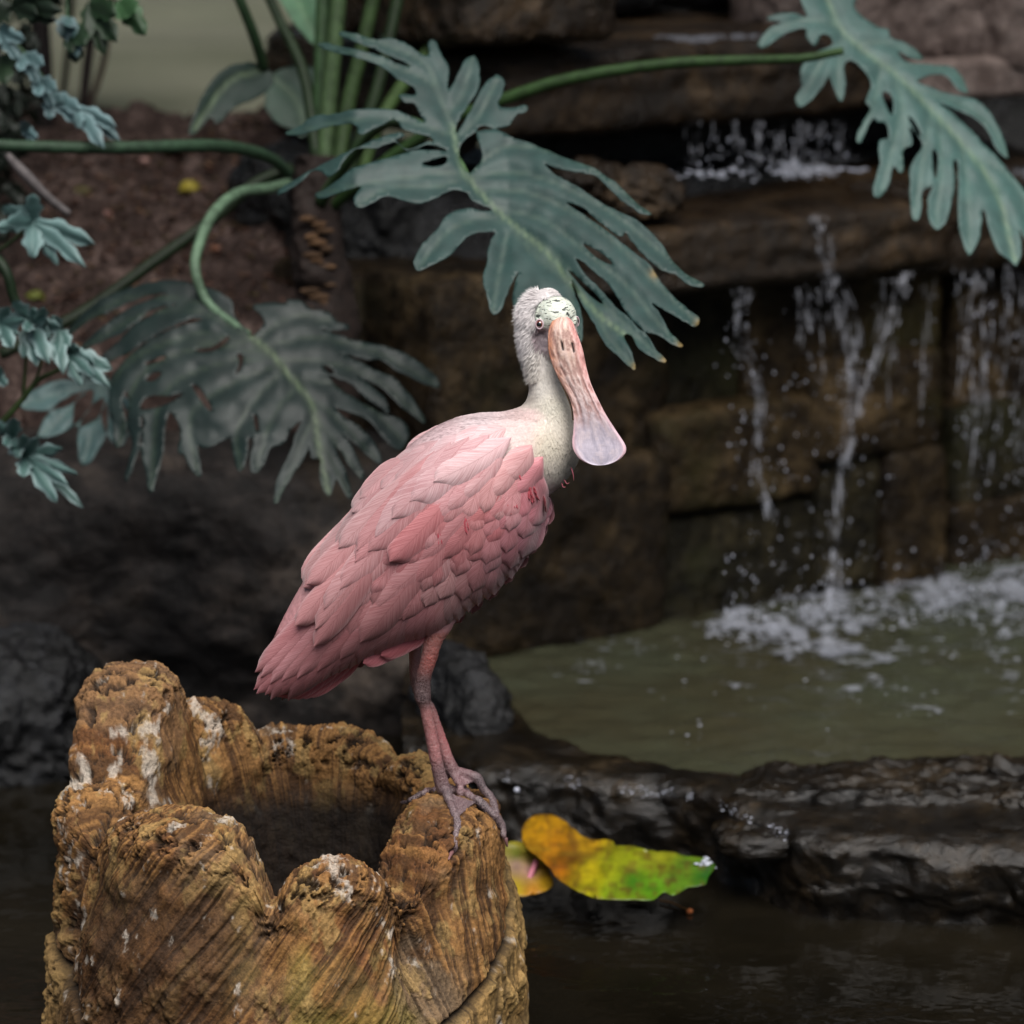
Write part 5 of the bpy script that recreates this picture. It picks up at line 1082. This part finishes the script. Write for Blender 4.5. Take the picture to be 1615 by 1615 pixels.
stems('stem', [(-40, 60, 1.25, 4), (20, 70, 1.25, 4), (50, 100, 1.25, 4), (90, 150, 1.25, 3), (140, 185, 1.25, 3)], (60, 84, 60), sh3)
for ctr, bl_ in (((0, 50), [(30, 90), (40, 60), (-20, 80), (14, 40)]), ((40, 85), [(60, 128), (30, 110), (70, 100)]), ((62, 125), [(85, 165), (60, 150), (90, 140)]), ((80, 150), [(78, 185), (120, 190), (130, 170), (100, 160)]), ((120, 170), [(190, 215), (185, 195), (165, 228), (150, 205), (125, 200)]), ((35, 205), [(60, 215), (45, 190)])):
    shrub_leaf(sh3, ctr, [(a, b, G(18, 26)) for a, b in bl_], 1.24, (78, 104, 106), (112, 136, 140))
stems('stem', [(108, -40, 1.3, 3), (106, 10, 1.3, 3), (110, 30, 1.28, 3), (150, 55, 1.28, 3)], (60, 84, 60), sh3)
for ctr, bl_, c, e in (((110, 28), [(96, 55), (122, 85), (104, 40)], (70, 96, 96), (110, 130, 134)), ((140, 5), [(165, 80), (185, 60), (185, 20), (140, 60)], (20, 40, 20), (30, 54, 30)), ((115, 40), [(120, 95), (112, 80), (135, 70)], (18, 38, 20), (26, 48, 28)),
                       ((190, 0), [(230, 50), (200, 30), (215, 20)], (40, 70, 40), (60, 90, 60)), ((20, 10), [(90, 25), (60, 20), (100, 10), (-20, 20), (60, -20)], (16, 30, 18), (24, 40, 26)), ((0, 90), [(20, 110), (-20, 120), (10, 130)], (20, 40, 20), (30, 50, 30))):
    shrub_leaf(sh3, ctr, [(a, b, G(24, 40)) for a, b in bl_], 1.26, c, e)
# thin dark trunks of bushes on the far side of the soil
for k, (pts, c, lb) in enumerate((([(70, 250, 2.9, 14), (68, 120, 2.9, 15), (60, 0, 2.95, 16), (55, -80, 3., 16)], (40, 32, 32), 'thick dark bush trunk at the upper left, nearest the edge'),
                    ([(128, 210, 3.0, 7), (136, 120, 3.0, 8), (150, 0, 3.1, 8), (155, -80, 3.1, 8)], (56, 46, 44), 'thin dark bush trunk between two others at the upper left'),
                    ([(138, 180, 3.1, 5), (165, 90, 3.1, 5), (178, -20, 3.1, 5), (182, -80, 3.1, 5)], (120, 98, 88), 'thin leaning pale bush trunk left of the lawn'),
                    ([(92, 200, 3.3, 5), (105, 100, 3.3, 5), (118, -60, 3.3, 5)], (60, 52, 46), 'slender upright bush trunk seen against the pale ground'))):
    t = thing('bush', lb, 'bush', tuple(W(pts[0][0], pts[0][1] + 40, pts[0][2])), 'bush trunks beyond the soil')
    stems('trunk', [(pts[0][0], pts[0][1] + 40, pts[0][2], pts[0][3] * 1.1)] + pts, c, t, mat='bark')
    top = Mesh()
    for j in range(160):
        a = G(-70, 60) + pts[-1][0] - 20; b = G(-260, -40 if k else 0); blade(top, (a, b), (a + G(-40, 40), b + G(0, 40)), G(14, 26), pts[-1][2] + G(-.25, .25), pts[-1][2] + G(-.2, .2), (24, 42, 24), (34, 56, 32), seed=j)
    top.build('crown', M['leaf'], t)
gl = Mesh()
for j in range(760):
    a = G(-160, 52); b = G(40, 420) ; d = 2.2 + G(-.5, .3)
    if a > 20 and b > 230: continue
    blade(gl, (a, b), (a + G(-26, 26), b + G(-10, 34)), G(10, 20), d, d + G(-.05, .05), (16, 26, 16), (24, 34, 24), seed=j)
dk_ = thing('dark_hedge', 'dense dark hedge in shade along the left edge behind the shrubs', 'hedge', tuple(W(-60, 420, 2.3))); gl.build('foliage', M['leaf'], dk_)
# litter on the soil
ly = Mesh()
mbk = []
def on_bank(px, py):
    lo, hi = 1.3, 4.0
    for _ in range(40):
        m_ = (lo + hi) / 2; p_ = W(px, py, m_)
        if p_[2] > float(bank_z(np.array([p_[0]]), np.array([m_]))[0]): lo = m_
        else: hi = m_
    return W(px, py, lo)
leaf_bits = [((300, 300), 20, (176, 160, 60), 'yellow green dead leaf lying on the soil between the stalks'), ((55, 470), 16, (120, 128, 50), 'small yellowish leaf on the soil at the left'), ((245, 415), 9, (210, 160, 130), 'small tan chip on the soil under the dark stalk'),
             ((228, 257), 9, (190, 150, 140), 'pinkish chip on the soil just under the horizontal stalk'), ((170, 340), 9, (170, 130, 120), 'pinkish pebble on the soil right of the star shaped leaf'), ((340, 395), 9, (150, 100, 74), 'brown chip on the soil right of the arched stalk'), ((130, 305), 16, (104, 96, 60), 'olive dead leaf on the soil above the star shaped leaf')]
for (c, r_, col, lb) in leaf_bits:
    p = on_bank(*c); mb = Mesh(); U = SV * [r_ * .00105, r_ * .0011, r_ * .0006]; U = U * (1 + .35 * fbm(SV * 1.8 + c[0], 3, 4))[:, None]; mb.add(U + p + [0, 0, .004], SF, s2l(col))
    tag(mb.build('leaf_scrap', M['petal']), lb, 'dead leaf')
lt = Mesh()
for k in range(2600):
    a, b = G(0, 590), G(180, 640)
    if k > 1400: a, b = G(0, 720), G(640, 760)
    x_ = (a - HALF) * .00112; y_ = G(1.55, 2.7); z_ = float(bank_z(np.array([x_]), np.array([y_]))[0]); s = G(.004, .012); th_ = G(0, 6.28)
    q = np.array([[-1, -.5, 0], [0, -.7, .25], [1, 0, 0], [0, .6, .3]]) * s; c, sn = math.cos(th_), math.sin(th_); q = np.stack([q[:, 0] * c - q[:, 1] * sn, q[:, 0] * sn + q[:, 1] * c, q[:, 2] + G(0, .006)], -1)
    col = s2l(rnd.choice([(110, 80, 66), (84, 58, 48), (130, 98, 84), (66, 44, 36), (150, 116, 90), (96, 84, 50)])); lt.add(q + [x_, y_, z_ + .002], [[0, 1, 2, 3]], col)
l_ = lt.build('leaf_litter', M['petal'], None, False); l_['kind'] = 'stuff'

# added tree, unseen above the frame: it keeps the cascade rocks in shade
tr_ = thing('added_shade_tree', 'unseen leafy tree added above the frame, its low crown shading the cascade', 'tree', (2.6, 3.4, .2))
V, F = tube(catmull([(2.6, 3.4, .2), (2.5, 3.3, 1.2), (2.2, 3.2, 1.9), (1.4, 3.0, 2.4), (.2, 2.8, 2.6), (-1.5, 2.8, 2.7)], 8), np.linspace(.16, .03, 41), 14); mesh_obj('trunk', V, F, M['bark'], tr_, s2l((70, 58, 46)) + 0 * V)
q_ = np.random.default_rng(9); n_ = 26000; c_ = np.stack([q_.uniform(-5.5, 5.5, n_), q_.uniform(.75, 7.0, n_), q_.uniform(1.95, 2.8, n_)], -1)
c_ = c_[(fbm(c_ * [.9, .9, .3], 3, 77) > -.42) & (c_[:, 1] > 1.0 + .25 * noise(c_ * [1.3, 0, 0], 5))]; n_ = len(c_)
a_ = q_.normal(size=(n_, 3)); a_ /= np.linalg.norm(a_, axis=1)[:, None]; b_ = np.cross(a_, q_.normal(size=(n_, 3))); b_ /= np.linalg.norm(b_, axis=1)[:, None]; s_ = q_.uniform(.05, .10, (n_, 1))
V = np.stack([c_ - a_ * s_, c_ - b_ * s_ * .45, c_ + a_ * s_, c_ + b_ * s_ * .45], 1).reshape(-1, 3); F = np.arange(n_ * 4).reshape(-1, 4)
mesh_obj('crown', V, F.tolist(), M['leaf'], tr_, s2l((44, 70, 36)) * (1 + .2 * np.repeat(q_.normal(size=(n_, 1)), 4, 0)), False)

# ------------------------------------------------------------------ the fallen leaf on the lower water
yl = thing('fallen_leaf', 'big yellow and green dead leaf lying at the edge of the dark water', 'leaf', tuple(W(930, 1400, .60)))
def leafcol(o, f):
    me = o.data; n = len(me.vertices); v = np.empty(n * 3); me.vertices.foreach_get('co', v); v = v.reshape(-1, 3) + np.array(yl.location); X, Y = proj(v)
    c = np.ones((n, 4)); c[:, :3] = f(X, Y, v); me.color_attributes['Col'].data.foreach_set('color', c.ravel())
YC = [(850, 1300, (206, 150, 20)), (880, 1330, (196, 130, 18)), (930, 1330, (200, 150, 26)), (880, 1370, (190, 110, 16)), (900, 1350, (120, 70, 14)), (930, 1370, (196, 176, 20)), (930, 1405, (190, 180, 20)), (960, 1360, (150, 160, 16)), (1000, 1350, (150, 160, 20)), (1000, 1390, (60, 120, 14)), (1040, 1350, (150, 150, 26)),
      (1030, 1400, (90, 150, 16)), (1080, 1360, (90, 130, 24)), (1110, 1380, (40, 104, 20)), (1070, 1390, (90, 130, 24)), (960, 1410, (130, 160, 20)), (1060, 1340, (130, 130, 20))]
def dY(x, y): return .74 - .0022 * (y - 1290) + .00008 * abs(x - 960)
o = leaf_surface('blade', [(826, 1330), (824, 1305), (838, 1288), (862, 1284), (884, 1290), (906, 1308), (922, 1320), (945, 1324), (965, 1326), (972, 1333), (1000, 1334), (1030, 1342), (1060, 1344), (1080, 1350), (1105, 1352), (1120, 1358), (1128, 1368), (1118, 1380), (1110, 1396), (1085, 1400), (1064, 1412), (1046, 1408), (1030, 1419), (990, 1420), (950, 1418), (925, 1412), (900, 1400), (880, 1386), (865, 1366), (845, 1350)],
    [[(870, 1345), (920, 1350), (980, 1366), (1050, 1374), (1115, 1372)]] + [[(900 + k * 28, 1352 + k * 4), (912 + k * 27, 1338 + k * 3)] for k in range(7)] + [[(895 + k * 28, 1356 + k * 4), (925 + k * 26, 1402)] for k in range(6)], dY, yl, (180, 160, 20), seed=21, crump=.006, crf=26, fold=.004, thick=.001, mat='petal')
def fY(X, Y, v):
    c = field(YC, X, Y, 3.); k = sstep(.0, .45, fbm(np.stack([X / 14, Y / 9, X * 0], -1), 4, 5)); ym = np.interp(X, [850, 920, 980, 1050, 1120], [1340, 1350, 1366, 1374, 1372])
    st = np.abs(((X - np.abs(Y - ym) * .7) / 11) % 1 - .5); vein = np.exp(-(st / .10) ** 2) * .45 + np.exp(-((Y - ym) / 2.2) ** 2) * .8
    br = sstep(.25, .5, fbm(np.stack([X / 9, Y / 9, X * 0 + 7], -1), 4, 15)); c = c * (.85 - .3 * k)[:, None]
    c = c * (1 - .5 * br)[:, None] + s2l((92, 52, 22)) * (.5 * br)[:, None]
    vein = np.clip(vein, 0, .8)[:, None]; return c * (1 - vein) + (c * .55 + s2l((150, 140, 40)) * .25) * vein
leafcol(o, fY)
o = leaf_surface('curled_base', [(795, 1345), (800, 1330), (822, 1328), (842, 1336), (858, 1352), (866, 1372), (872, 1392), (864, 1404), (835, 1412), (800, 1412), (790, 1380)], [[(800, 1340), (840, 1350), (860, 1395)]], lambda x, y: .70 - .0016 * (y - 1330), yl, (196, 180, 24), seed=22, crump=.008, crf=20, thick=.001, mat='petal')
leafcol(o, lambda X, Y, v: field([(830, 1333, (210, 190, 30)), (852, 1350, (220, 206, 24)), (815, 1345, (96, 110, 24)), (815, 1365, (150, 120, 110)), (835, 1372, (160, 120, 118)), (860, 1390, (190, 150, 24)), (815, 1400, (186, 160, 30)), (840, 1405, (180, 120, 30))], X, Y, 3.))
stems('midrib', [(846, 1358, .64, 5), (838, 1378, .62, 5), (830, 1398, .60, 4.5), (822, 1412, .585, 4)], (238, 150, 170), yl, mat='petal')
mb = Mesh(); p = W(1112, 1364, .60); 
for k in range(30): mb.add(SV * G(.001, .004) * [1.4, 1, .5] + W(1112 + rnd.gauss(0, 7), 1364 + rnd.gauss(0, 5), .585), SF)
dd_ = mb.build('water_blobs', M['drop']); tag(dd_, 'white blob of splashed water on the green tip of the fallen leaf', 'water drop')
p = WZ(1088, 1437, .004); mb = Mesh(); mb.add(SV * [.005, .006, .004] * (1 + .2 * fbm(SV * 2, 2, 4))[:, None] + p, SF, s2l((214, 130, 78))); V, F = tube(catmull([p, WZ(1060, 1424, .004), WZ(1040, 1420, .004)], 4), .0014, 6); mb.add(V, F, s2l((120, 84, 40)))
tag(mb.build('orange_berry', M['petal']), 'tiny orange berry on a stalk floating below the fallen leaf', 'berry')
p = WZ(815, 1246, .135); tag(mesh_obj('bubble', SV * .0045 + p, SF, M['drop']), 'single bright water bubble on the pool rim near the foot', 'water drop')
